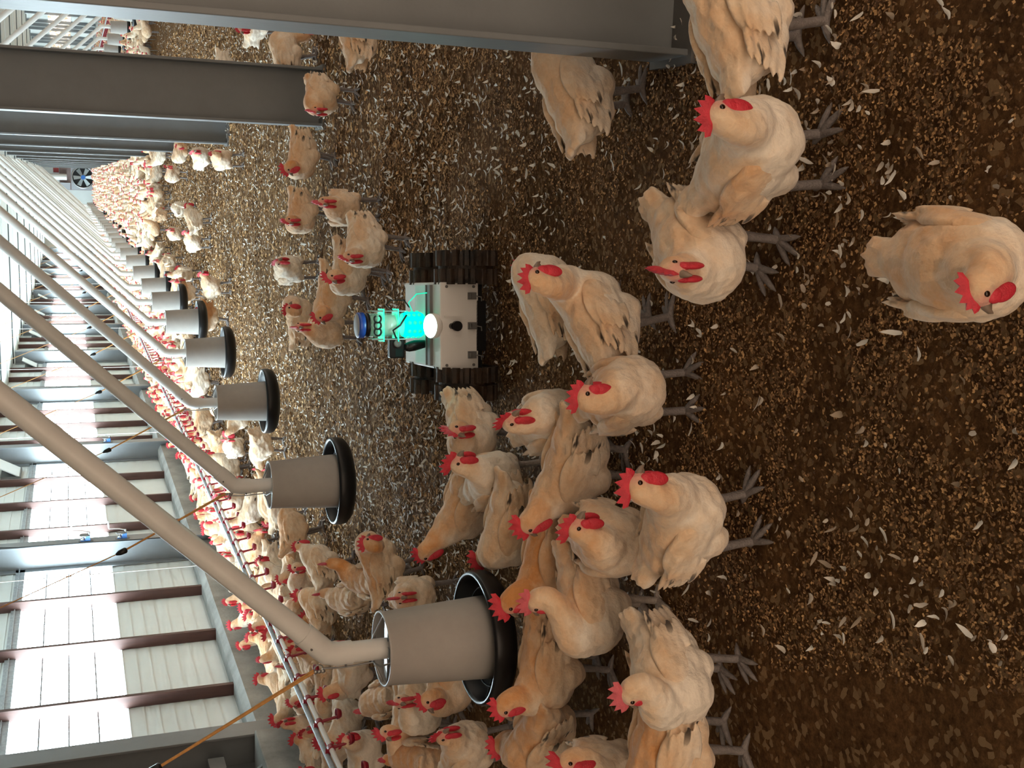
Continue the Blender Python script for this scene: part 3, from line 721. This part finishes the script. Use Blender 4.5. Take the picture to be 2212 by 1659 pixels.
def body_mesh(head, hm, pitch, zb, voxel, tone, fleck, wings=False, fat=1.0, tail=30, thigh=True, lx=(0, 0)):
    """head: local position, hm: head rotation; returns mesh in hen space (origin on the litter)"""
    m = MB(); TR = frame(0, pitch); Z = Vector((0, 0, zb)); P = lambda x, y, z: Z + TR @ Vector((x, y, z))
    q = lambda a: TR @ Euler((0, math.radians(-a), 0)).to_matrix()
    f = fat
    sph(m, P(0, 0, 0), (.122, .094 * f, .088 * f), rot=TR); sph(m, P(.060, 0, -.008), (.082, .088 * f, .086 * f), rot=TR)
    sph(m, P(-.085, 0, .022), (.082, .076 * f, .064), rot=TR); sph(m, P(-.060, 0, -.040), (.078, .078 * f, .058), rot=TR)
    for i, (y, z) in enumerate(((0, .0), (.018, -.004), (-.018, -.004), (.03, -.016), (-.03, -.016))):
        sph(m, P(-.150 - .004 * (2 - abs(y) * 60), y, .060 + z), (.068, .011, .019), rot=q(180 - tail) if False else TR @ Euler((0, math.radians(tail), -y * 5)).to_matrix())
    sph(m, P(-.13, 0, .048), (.05, .045, .034), rot=TR @ Euler((0, math.radians(tail * .7), 0)).to_matrix())
    if thigh:
        for s, x in ((1, lx[0]), (-1, lx[1])):
            sph(m, P(x * .5, s * .056, -.060), (.050, .036, .050), rot=TR)
            for t in np.linspace(0, 1, 5):
                a = P(x * .5, s * .056, -.075); b = Vector((x - .016, s * .052, .118)); c = a.lerp(b, t); sph(m, c, .032 * (1 - t) + .017 * t, 12, 8)
    if wings:
        for s in (1, -1):
            sph(m, P(-.01, s * .080, .018), (.095, .022, .056), rot=TR)
            for i in range(3): sph(m, P(-.095 - .02 * i, s * (.078 - .008 * i), .04 - .03 * i), (.07, .010, .017), rot=TR)
    h = Vector(head); p0 = P(.062, 0, .020); fwd = hm @ Vector((1, 0, 0)); upv = hm @ Vector((0, 0, 1))
    end = h - fwd * .010 - upv * .008; d = (end - p0).length
    c1 = p0 + TR @ Vector((.55 * d, 0, .28 * d)); c2 = end - upv * (.42 * d) - fwd * .12 * d
    N = 18; chain = []
    for i in range(N + 1):
        t = i / N; p = p0 * (1-t)**3 + c1 * 3*t*(1-t)**2 + c2 * 3*t*t*(1-t) + end * t**3
        r = .078 * (1 - t)**1.5 + .031 * (1 - (1 - t)**1.5); chain.append((p, r, t)); sph(m, p, r, 16, 10)
    sph(m, h, (.034, .0265, .0275), rot=hm); sph(m, h + fwd * .016 - upv * .004, (.022, .018, .019), rot=hm)
    me = remeshed(m, voxel, 7 if voxel < .009 else 3, 'body'); n = len(me.vertices)
    co_ = np.empty(n * 3); me.vertices.foreach_get('co', co_); co_ = co_.reshape(-1, 3)
    no = np.empty(n * 3); me.vertex_normals.foreach_get('vector', no) if hasattr(me, 'vertex_normals') else me.vertices.foreach_get('normal', no); no = no.reshape(-1, 3)
    # ruffled plumage: small real relief so the outline is not glassy
    if voxel < .009:
        sd = rnd.random() * 50
        dl = np.array([mnoise.noise(Vector((c[0] * 22 + sd, c[1] * 34, c[2] * 34))) * .0042 + mnoise.noise(Vector((c[0] * 60, c[1] * 80 + sd, c[2] * 80))) * .0016 for c in co_])
        hd = np.linalg.norm(co_ - np.array(h), axis=1); dl *= sstep(hd, .03, .09); co_ = co_ + no * dl[:, None]; me.vertices.foreach_set('co', co_.ravel()); me.update()
    nt_ = np.zeros(n); best = np.full(n, 9.0)
    for p, r, t in chain:
        dd = np.linalg.norm(co_ - np.array(p), axis=1) - r; k = dd < best; best[k] = dd[k]; nt_[k] = t
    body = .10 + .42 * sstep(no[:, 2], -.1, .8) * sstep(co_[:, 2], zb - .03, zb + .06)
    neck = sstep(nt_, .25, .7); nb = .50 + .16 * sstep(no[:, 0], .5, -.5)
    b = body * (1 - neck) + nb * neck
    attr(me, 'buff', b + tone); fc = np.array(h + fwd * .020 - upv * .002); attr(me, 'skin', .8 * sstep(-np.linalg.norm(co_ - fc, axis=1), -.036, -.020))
    attr(me, 'fleck', fleck * sstep(-co_[:, 0], .05, .12) * sstep(np.abs(co_[:, 1]), .03, .06)); return me

def add_child(name, me, root, M=None):
    o = bpy.data.objects.new(name, me); COL.objects.link(o); o.parent = root
    if M is not None: o.matrix_local = M
    return o
def make_hen(label, x, y, yaw, head, hyaw, hpitch=-8, zb=.205, pitch=8, tone=0.0, fleck=.0, fat=1.0, sit=False, voxel=.0068, detail=2, group=None, tail=30, pale=False, pink=False, step=(.02, -.02), scale=1.0):
    """head in hen space; hyaw is the head's turn relative to the body (degrees)"""
    r = thing('hen', label, 'hen', (x, y, 0), math.radians(yaw), group); r.scale = (scale,) * 3
    hm = frame(math.radians(hyaw), math.radians(hpitch))
    me = body_mesh(head, hm, math.radians(pitch), zb, voxel, tone, fleck, wings=detail < 2, fat=fat, tail=tail, thigh=not sit, lx=step)
    add_child('body', me, r); HM = T(*head) @ hm.to_4x4()
    cs = 1.0 + .12 * rnd.uniform(-1, 1)
    add_child('comb', COMBP if pink else COMB, r, HM @ Matrix.Diagonal((cs, 1.2, cs * .96, 1)))
    for s in (1, -1):
        if detail >= 1: add_child('wattle', WATTLE[s], r, HM @ T(.002, 0, .008) @ Matrix.Diagonal((1.35, 1.25, 1.4, 1)))
        if detail >= 2:
            add_child('eye', EYE[s], r, HM)
            add_child('wing', WING[s], r, T(0, 0, zb) @ frame(0, math.radians(pitch)).to_4x4() @ Matrix.Diagonal((1, fat * .95, 1, 1)))
        if not sit and detail >= 1: add_child('leg', LEGP if pale else LEG, r, T(step[0 if s > 0 else 1], s * .052, -.006) @ Matrix.Rotation(s * .12, 4, 'Z'))
    if detail >= 1: add_child('beak', BEAK, r, HM)
    return r

def solve_head(px, x, y, yaw, zb, zh=None, L=.185):
    """put the head on the line of sight of px, at the height that suits the neck"""
    cy, sy = math.cos(math.radians(yaw)), math.sin(math.radians(yaw)); best = None
    for z in ([zh] if zh else np.linspace(.07, zb + .225, 60)):
        w = hit(px, 2, z); dx, dy = w[0] - x, w[1] - y; l = Vector((dx * cy + dy * sy, -dx * sy + dy * cy, z))
        v = l - Vector((.06, 0, zb + .02)); d = v.length
        cost = (d - L)**2 * 5 + (l.x - .135)**2 * 1.2 + l.y**2 * .8
        if best is None or cost < best[0]: best = (cost, l)
    l = best[1]; b0 = Vector((.05, 0, zb + .01)); v = l - b0
    if v.length > .27: l = b0 + v.normalized() * .27
    return l

# name the birds one by one: head pixel, body pixel, body heading, head heading (world degrees), extras, label
BIRDS = [
 ((2104,632),(2062,575),268,195,dict(sit=True,scale=.9,zb=.125,zh=.235,tone=-.02,fat=1.18,hpitch=-22,pitch=2,tail=12),'hen resting on the litter all alone at the photo\'s right edge, head turned aside'),
 ((1553,252),(1612,335),305,20,dict(fat=1.12,tone=-.06),'large pale hen standing in the foreground right below the corner hen'),
 (None,(1588,38),25,0,dict(fat=1.08,tone=-.04),'hen cut off by the photo\'s top edge, at the foot of the nearest column'),
 (None,(1240,203),35,30,dict(tone=.06,far=True),'buff hen half hidden behind the nearest column, tail end showing'),
 ((1452,585),(1502,540),238,262,dict(tone=.12,fat=1.12,hpitch=-15),'round buff hen facing the camera beside the large pale foreground hen'),
 ((1158,602),(1290,685),42,25,dict(tone=.0,fleck=1.0,zh=.43,fat=1.05),'long-necked hen seen from behind with dark wing flecks, nearest hen to the robot\'s front'),
 ((1140,582),(1185,645),30,30,dict(tone=-.1),'hen mostly hidden behind the long-necked hen in front of the robot'),
 ((1264,856),(1345,850),292,0,dict(tone=.04,fat=1.06),'cream hen standing below the long-necked fleck-winged hen, comb raised, legs apart'),
 ((1102,909),(1185,908),295,320,dict(tone=-.02),'smaller cream hen just behind the cream hen with its legs apart'),
 ((984,930),(1016,930),238,252,dict(tone=.12,hpitch=-15),'buff hen facing the camera near the robot\'s left wheel, head low'),
 ((1140,1132),(1236,1012),168,175,dict(tone=.12,fleck=.8,hpitch=-28),'hen stretched toward the feeder with orange neck and dark-edged wing'),
 ((987,1000),(1062,1036),300,340,dict(tone=-.02,pale=True),'upright cream hen beside the buff hen near the robot\'s left wheel'),
 ((916,1195),(1008,1090),165,170,dict(tone=.28,hpitch=-30),'dark buff hen with orange neck bent low, behind the upright cream hen'),
 ((1042,1207),(1102,1138),178,192,dict(tone=.02,hpitch=-25),'cream hen bending toward the nearest feeder, comb pointing at the pan'),
 ((1245,1140),(1312,1166),276,345,dict(tone=.04,fat=1.08),'round cream hen in the feeding group, looking sideways, ahead of the tall orange-necked hen'),
 ((1377,1052),(1470,1132),325,12,dict(tone=.02,fleck=.5,fat=1.06,zh=.40),'tall orange-necked hen in the foreground with high red comb and open face'),
 ((1098,1305),(1190,1205),190,190,dict(tone=.34,fleck=.8,hpitch=-25),'darkest orange-brown hen in the feeding group, head at the pan edge'),
 ((1156,1300),(1272,1312),222,165,dict(tone=.02,pink=True,pale=True),'cream hen with blurred pink head turned away, in front of the feeder pan'),
 ((1088,1528),(1182,1438),192,192,dict(tone=.18,fleck=.9,hpitch=-20),'buff hen with orange neck beside the near edge of the feeder pan'),
 ((1082,1612),(1168,1592),150,195,dict(tone=.16,hpitch=-15),'hen with curved neck next to the buff hen at the feeder pan\'s near edge'),
 ((1347,1502),(1436,1462),238,175,dict(tone=-.08,fat=1.16,scale=.95,pink=True,hpitch=-20),'broad white-backed hen with pink comb in the lower foreground'),
 (None,(1440,1622),182,180,dict(tone=.22,fleck=.6,fat=1.05),'orange-tinted hen cut off by the bottom edge, next to the broad white-backed hen'),
 ((1228,1652),(1300,1672),290,240,dict(tone=.1),'hen at the bottom edge showing only its back and red face'),
 (None,(768,72),25,10,dict(tone=.0,fleck=1.0),'hen with black wing marks partly covered by the nearest column'),
 ((656,72),(616,118),10,330,dict(tone=.2),'buff hen walking on the open litter between the two nearest columns'),
 ((680,240),(692,208),238,255,dict(tone=.16,hpitch=-20),'buff hen standing in front of the second column\'s foot'),
 ((622,365),(652,340),205,195,dict(tone=.2,hpitch=-25),'dark buff hen alone on the litter beside the second column'),
 ((624,478),(650,462),222,245,dict(tone=.14,hpitch=-15),'hen with bright white breast partly behind the larger red-combed hen'),
 ((697,438),(738,450),268,255,dict(tone=.16,fat=1.05),'larger buff hen with red comb walking ahead of the white-breasted hen'),
 ((752,557),(788,525),232,250,dict(tone=.1,fat=1.08,hpitch=-15),'plump buff hen nearest to the robot\'s right wheel, on its far side'),
 ((716,599),(753,585),218,230,dict(tone=.1,hpitch=-15),'hen tucked just behind the plump buff hen by the robot\'s right wheel'),
 ((602,567),(622,582),285,310,dict(tone=.0),'small upright hen farthest out on the litter beyond the robot'),
 ((690,685),(716,640),192,205,dict(tone=.18,hpitch=-25),'buff hen with large spread comb bowing over a white-breasted hen behind the robot'),
 ((604,662),(648,690),345,5,dict(tone=.0,zh=.42),'hen stretching its neck high behind the other hens beyond the robot'),
 ((645,707),(704,716),262,275,dict(tone=.08),'hen standing closest behind the robot\'s blue cap'),
 ((491,950),(504,967),290,290,dict(tone=.0),'single hen facing the camera beside the second feeder'),
 ((767,1138),(822,1222),25,40,dict(tone=.14,zh=.44,fleck=.4),'alert hen with raised neck between the two nearest feeders'),
 ((712,1217),(800,1252),105,105,dict(tone=.16),'hen with its neck held out, just behind the alert long-necked hen'),
 ((645,1180),(692,1220),60,50,dict(tone=.08,fleck=.9),'dark-flecked hen looking toward the second feeder near the drinker cups'),
 ((637,1228),(652,1255),280,240,dict(tone=.0),'hen facing the camera among the drinker cups behind the dark-flecked hen'),
 ((697,1283),(757,1292),110,115,dict(tone=.16),'hen pointing away toward the drinker line, beside the nearest feed pipe'),
 ((648,1285),(688,1312),60,40,dict(tone=.1,fleck=1.0),'heavily black-flecked hen by the drinker cups close to the nearest feed pipe'),
 (None,(892,1290),292,290,dict(tone=.16,low=True),'hen feeding on the far side of the nearest pan, rump showing beside the hopper'),
 ((922,1516),(968,1468),228,225,dict(tone=.12,hpitch=-10),'hen staring out with red comb and wattles, left of the nearest hopper'),
 ((862,1517),(905,1525),250,280,dict(tone=.0),'pale hen with its comb seen edge-on, crowded beside the staring hen'),
 ((832,1585),(886,1575),205,255,dict(tone=.06),'hen with smooth pale back among the birds left of the nearest hopper'),
 ((955,1590),(1002,1618),320,325,dict(tone=.06),'hen with tall toothed comb near the bottom edge left of the feeder'),
 ((838,1640),(905,1638),110,100,dict(tone=.26),'orange-necked hen at the bottom edge reaching toward the drinker line'),
 ((788,1535),(830,1512),120,100,dict(tone=.24,fleck=.6),'dirty buff hen stretching its neck to a drinker cup near the hopper'),
 # the middle distance
 ((470,148),(482,152),200,200,dict(tone=-.05,d=1),'hen on the bright litter between the two nearest columns, farther off'),
 ((520,62),(548,50),320,210,dict(tone=.0,d=1),'bright red-combed hen peeping out beside the nearest column\'s edge'),
 ((386,318),(388,330),190,190,dict(tone=-.08,d=1),'white hen at the foot of the third column'),
 ((420,330),(432,340),300,300,dict(tone=.0,d=1),'hen turned aside in the group by the third column'),
 ((462,332),(478,345),280,60,dict(tone=.05,fleck=1.0,d=1),'hen with dark wing patch, nearest one in the group by the third column'),
 ((362,360),(372,378),240,240,dict(tone=.02,d=1),'long pale hen behind the group at the third column\'s foot'),
 ((378,443),(388,452),80,80,dict(tone=-.1,d=1),'white hen turned away on the open litter before the dense flock'),
 ((406,445),(418,475),40,20,dict(tone=.0,d=1),'hen looking back beside the white hen before the dense flock'),
 ((366,497),(376,505),270,280,dict(tone=-.05,d=1),'hen standing behind the pair at the flock\'s near edge'),
 ((402,503),(416,525),290,310,dict(tone=-.08,d=1),'near white hen of the pair at the flock\'s edge, facing the camera'),
 ((436,593),(455,620),300,320,dict(tone=.05,d=1),'hen standing in the open near the fourth feeder'),
 ((388,605),(405,632),250,240,dict(tone=.1,fleck=.7,d=1),'hen with a dark wing spot beside the small far feeders'),
 ((432,672),(450,688),200,195,dict(tone=.1,d=1),'hen feeding at the fourth feeder\'s pan'),
]
PLACED = []
for i, (hp, bp, yaw, hy, ex, label) in enumerate(BIRDS):
    ex = dict(ex); zb = ex.get('zb', .205); p = hit(bp, 2, zb); zh = ex.pop('zh', None); low = ex.pop('low', False); bh = ex.pop('far', False); d = ex.pop('d', 2)
    if hp: head = solve_head(hp, p[0], p[1], yaw, zb, zh, .20 if zh else .18)
    elif bh: head = Vector((.21, -.02, .30))
    elif low: head = Vector((.17, 0, .31))
    else: head = Vector((.15, .01, .375))
    far = p[1] > 6.5
    make_hen(label, p[0], p[1], yaw, head, ((hy - yaw + 180) % 360) - 180, voxel=.0068 if not far else .009, detail=d, step=(rnd.uniform(.0, .04), rnd.uniform(-.04, .0)), **ex)
    PLACED.append((p[0], p[1], yaw))

# the rest of the flock: a handful of poses, copied bird by bird
PROTO = []
for i in range(11):
    kind = i % 4
    head = [Vector((.15, .02 * (i - 5) / 5, .385)), Vector((.19, .05 * math.sin(i), .33)), Vector((.25, .03 * math.cos(i), .20)), Vector((.14, .06 * math.sin(i * 2), .36))][kind]
    h = make_hen('p', 0, -3 - i * .5, 0, head, rnd.uniform(-50, 50), [-5, -12, -45, -8][kind], tone=[.0, .12, .22, -.06][(i * 3) % 4], fleck=[0, 1, .4][i % 3], voxel=.0105, detail=1, pitch=[10, 6, -8, 8][kind])
    PROTO.append(h)
def zone(x, y):
    """chance of a bird standing here"""
    if x > 5.45 or x < -3.86: return 0, ''
    for fx in (FX, FXR):
        if abs(x - fx) < .36 and min(abs(y - q) for q in FY) < .36: return 0, ''
    for k, fy in enumerate(FR):
        if .1 < x < 1.05 and abs(y - fy) < .42: return 0, ''
    if x < -2.95 and y > 7.9: return .95, 'wall'
    if x < -3.2 and y > 6.3: return .9, 'wall'
    if x < -1.95 and y < 7.9: return (.95 if y > 3.9 and x < -2.0 - .12 * (y - 4) + .1 else 0), 'near'
    edge = 22.0 - 1.5 * mnoise.noise(Vector((x * .8, y * .3, 2)))
    if x < -1.9: edge = min(edge, 12.0 + 3.2 * (x + 2.9))
    elif x < -1.2: edge = 17
    if edge - 4 < y <= edge + 2.5: return .93 * ((y - edge + 4) / 6.5)**1.6, ('far' if x < .3 else 'right')
    if y > edge: return .93, ('far' if x < .3 else 'right')
    if x > .95 and y > 14: return .05, 'right'
    if x < -2.1 and y > 8: return .45, 'wall'
    return 0, ''
cand = []; step = .31; yy = 3.9
while yy < 66:
    xx = -3.95
    while xx < 5.5:
        x = xx + rnd.uniform(-.075, .075); y = yy + rnd.uniform(-.075, .075); pz, z = zone(x, y)
        if rnd.random() < pz and all((x - a)**2 + (y - b)**2 > .10 for a, b, _ in PLACED):
            (px, py), dep = proj((x, y, .25))
            if -40 < px < 2260 and -40 < py < 1730: cand.append((dep, x, y, z))
        xx += step
    yy += step if yy < 30 else step * 1.05
cand.sort()
LAB = {'near': ('hen crowded between the near wall and the nearest feeder along the drinker cups', 'hens at the near end of the drinker line'),
       'wall': ('hen packed along the concrete kerb beneath the bright windows', 'hens along the window wall'),
       'far': ('hen in the dense far flock between the window wall and the columns', 'hens of the dense far flock'),
       'right': ('hen on the far side of the column row in the right hand aisle', 'hens beyond the column row')}
NIND = 300 - len(BIRDS)
GRID = {}
def circles(x, y, a): return [(x + math.cos(a) * q, y + math.sin(a) * q) for q in (-.13, -.02, .09)]
def settle(x, y, a):
    for c in circles(x, y, a): GRID.setdefault((int(c[0] // .3), int(c[1] // .3)), []).append(c)
def turn(x, y, wall):
    """a heading that keeps the bird clear of those already standing around it"""
    best = None
    for q in range(14):
        a = rnd.uniform(0, 6.283)
        if wall and rnd.random() < .5: a = rnd.uniform(-.7, .7)
        cost = 0
        for cx, cy in circles(x, y, a):
            i, j = int(cx // .3), int(cy // .3)
            for di in (-1, 0, 1):
                for dj in (-1, 0, 1):
                    for ox, oy in GRID.get((i + di, j + dj), ()): cost += max(0, .20 - math.hypot(ox - cx, oy - cy))
        if best is None or cost < best[0]: best = (cost, a)
        if cost == 0: break
    settle(x, y, best[1]); return best[1]
for q in PLACED: settle(q[0], q[1], math.radians(q[2]))
used = set()
for dep, x, y, z in cand[:NIND]:
    k = rnd.randrange(len(PROTO)); src = PROTO[k]; lab, grp = LAB[z]
    s = rnd.uniform(.93, 1.04); yaw = turn(x, y, x < -2.95)
    if k not in used:
        used.add(k); src.location = (x, y, 0); src.rotation_euler = (0, 0, yaw); src['label'] = lab; src['group'] = grp; r = src
    else: r = dup(src, (x, y, 0), yaw, lab, grp)
    r.scale = (s, s, s)
for k, pr in enumerate(PROTO):
    if k not in used:
        for c in list(pr.children): bpy.data.objects.remove(c)
        bpy.data.objects.remove(pr)

# everything beyond: one mass of small birds
def low_hen(kind):
    m = MB(); hx, hz = [(.15, .38), (.20, .30), (.22, .17)][kind]
    m.ball((0, 0, .21), (.13, .095, .09), 9, 6); m.ball((-.12, 0, .25), (.09, .05, .045), 7, 5)
    m.tube([(.06, 0, .22), ((.06 + hx) / 2 + .02, 0, (.23 + hz) / 2), (hx, 0, hz)], [.075, .05, .03], 7, False); m.ball((hx, 0, hz), (.035, .028, .03), 7, 5)
    n0 = len(m.f)
    m.box((hx - .03, -.004, hz + .02), (hx + .03, .004, hz + .043)); m.box((hx + .008, -.009, hz - .042), (hx + .024, .009, hz - .018))
    n1 = len(m.f)
    for s in (-1, 1): m.tube([(0, s * .05, .13), (0, s * .05, 0)], .009, 4, False)
    return np.array(m.v), m.f, n0, n1
LOW = [low_hen(k) for k in range(3)]
V = []; F = []; MI = []; BU = []; off = 0
for dep, x, y, z in cand[NIND:]:
    v, f, n0, n1 = LOW[rnd.choice((0, 0, 1, 1, 2))]; a = turn(x, y, False); c, s = math.cos(a), math.sin(a)
    w = np.stack([v[:, 0] * c - v[:, 1] * s + x, v[:, 0] * s + v[:, 1] * c + y, v[:, 2]], 1); V.append(w)
    F += [tuple(i + off for i in q) for q in f]; MI += [0] * n0 + [1] * (n1 - n0) + [2] * (len(f) - n1); BU.append(np.full(len(v), rnd.uniform(.05, .6))); off += len(v)
me = bpy.data.meshes.new('far_flock'); me.from_pydata(np.concatenate(V).tolist(), [], F)
for q in ('plumage', 'comb', 'shank'): me.materials.append(MT[q])
me.polygons.foreach_set('material_index', MI); me.polygons.foreach_set('use_smooth', [True] * len(MI)); attr(me, 'buff', np.concatenate(BU)); me.update()
o = bpy.data.objects.new('distant_flock', me); COL.objects.link(o); tag(o, 'mass of small distant hens covering the floor toward the end wall', 'hens'); o['kind'] = 'stuff'

# ------------------------------------------------------------------ wood shavings and shed feathers
def scatter(n, xr, yr, fn, dens=None):
    out = 0
    while out < n:
        x = rng.uniform(*xr); y = rng.uniform(*yr)
        if dens is not None and rng.random() > dens(x, y): continue
        fn(x, y); out += 1
CV = []; CF = []; CT = []
def chip(x, y, sz):
    a = rng.uniform(0, 6.28); L = sz * rng.uniform(.5, 1.5); w = sz * rng.uniform(.25, .75); c, s = math.cos(a), math.sin(a); cu = rng.uniform(-.2, .8) * L; tl = rng.uniform(-.5, .5)
    z0 = -.012 + rng.uniform(0, .012); o = len(CV); t = rng.random() if y < 4.5 else max(rng.random(), rng.random())  # paler tones farther off put the brighter window light into the chip colour
    for i, u in enumerate((-.5, 0, .5)):
        zz = z0 + cu * (u * u) * 1.6 + .001
        for v_ in (-.5, .5): CV.append((x + c * u * L - s * v_ * w, y + s * u * L + c * v_ * w, zz + v_ * w * tl)); CT.append(t)
    CF.append((o, o + 2, o + 3, o + 1)); CF.append((o + 2, o + 4, o + 5, o + 3))
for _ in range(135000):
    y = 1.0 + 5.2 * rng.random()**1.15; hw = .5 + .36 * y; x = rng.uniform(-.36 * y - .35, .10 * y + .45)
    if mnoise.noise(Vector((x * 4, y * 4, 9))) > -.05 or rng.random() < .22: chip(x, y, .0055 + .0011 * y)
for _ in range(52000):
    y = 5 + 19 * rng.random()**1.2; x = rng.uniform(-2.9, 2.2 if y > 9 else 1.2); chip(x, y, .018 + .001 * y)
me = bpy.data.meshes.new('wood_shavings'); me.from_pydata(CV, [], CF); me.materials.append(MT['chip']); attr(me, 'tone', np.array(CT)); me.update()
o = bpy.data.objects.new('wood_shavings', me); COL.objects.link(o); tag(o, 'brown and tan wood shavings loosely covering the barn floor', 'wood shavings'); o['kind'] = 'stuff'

def feather_mesh(L, w, curl, seed):
    r = random.Random(seed); m = MB(); N = 7; vs = []
    for i in range(N):
        t = i / (N - 1); ww = w * math.sin(math.pi * min(1, .12 + t * .9))**.7 * (1 if t < .97 else .3); z = .004 + curl * L * (t - .3)**2 * 1.6; b = r.uniform(-.1, .1) * w
        for s in (-1, 0, 1): vs.append(((t - .5) * L, s * ww / 2 + b, z + (.18 * ww if s == 0 else 0)))
    fs = []
    for i in range(N - 1):
        for s in (0, 1): a = i * 3 + s; fs.append((a, a + 3, a + 4, a + 1))
    m.add(vs, fs, True); return m, vs, fs
FM = [feather_mesh(L, w, c, i) for i, (L, w, c) in enumerate(((.026, .011, .5), (.020, .010, .9), (.030, .009, .35), (.016, .009, .2), (.038, .009, .25), (.022, .013, .7)))]
FME = [m.mesh('shed_feather', MT['feather_n']) for m, _, _ in FM]
pts = []
while len(pts) < 13000:
    y = 1.2 + 21 * rng.random()**1.25; x = rng.uniform(-.36 * y - .3, .12 * y + .5)
    if x < XL + .3: continue
    d = .08 + .07 * sstep(y, 1.5, 3) + .85 * sstep(y, 3.2, 5.5) + .35 * (mnoise.noise(Vector((x * 1.6, y * 1.1, 30))) > .12)
    if rng.random() > d: continue
    (px, py), dep = proj((x, y, 0))
    if 0 < px < IW and 0 < py < IH: pts.append((dep, x, y))
pts.sort(); FV = []; FF = []
for i, (dep, x, y) in enumerate(pts):
    k = rng.integers(len(FM)); a = rng.uniform(0, 6.28); tx, tyy = rng.normal(0, .25), rng.normal(0, .25); sc = rng.uniform(.75, 1.25)
    if i < 300:
        o = bpy.data.objects.new('shed_feather', FME[k]); COL.objects.link(o); o.location = (x, y, .001); o.rotation_euler = (tx, tyy, a); o.scale = (sc,) * 3
        tag(o, 'small white feather lying loose on the dark brown litter', 'feather', 'feathers shed on the near litter')
    else:
        R = Euler((tx, tyy, a)).to_matrix(); off = len(FV)
        for p in FM[k][1]: q = R @ (Vector(p) * sc * (1.15 if dep > 5 else 1)); FV.append((q.x + x, q.y + y, q.z + .002))
        FF += [tuple(j + off for j in f) for f in FM[k][2]]
me = bpy.data.meshes.new('feather_litter'); me.from_pydata(FV, [], FF); me.materials.append(MT['feather_w']); me.polygons.foreach_set('use_smooth', [True] * len(FF)); me.update()
o = bpy.data.objects.new('feather_litter', me); COL.objects.link(o); tag(o, 'scattered white down and feathers over the litter farther away', 'feathers'); o['kind'] = 'stuff'
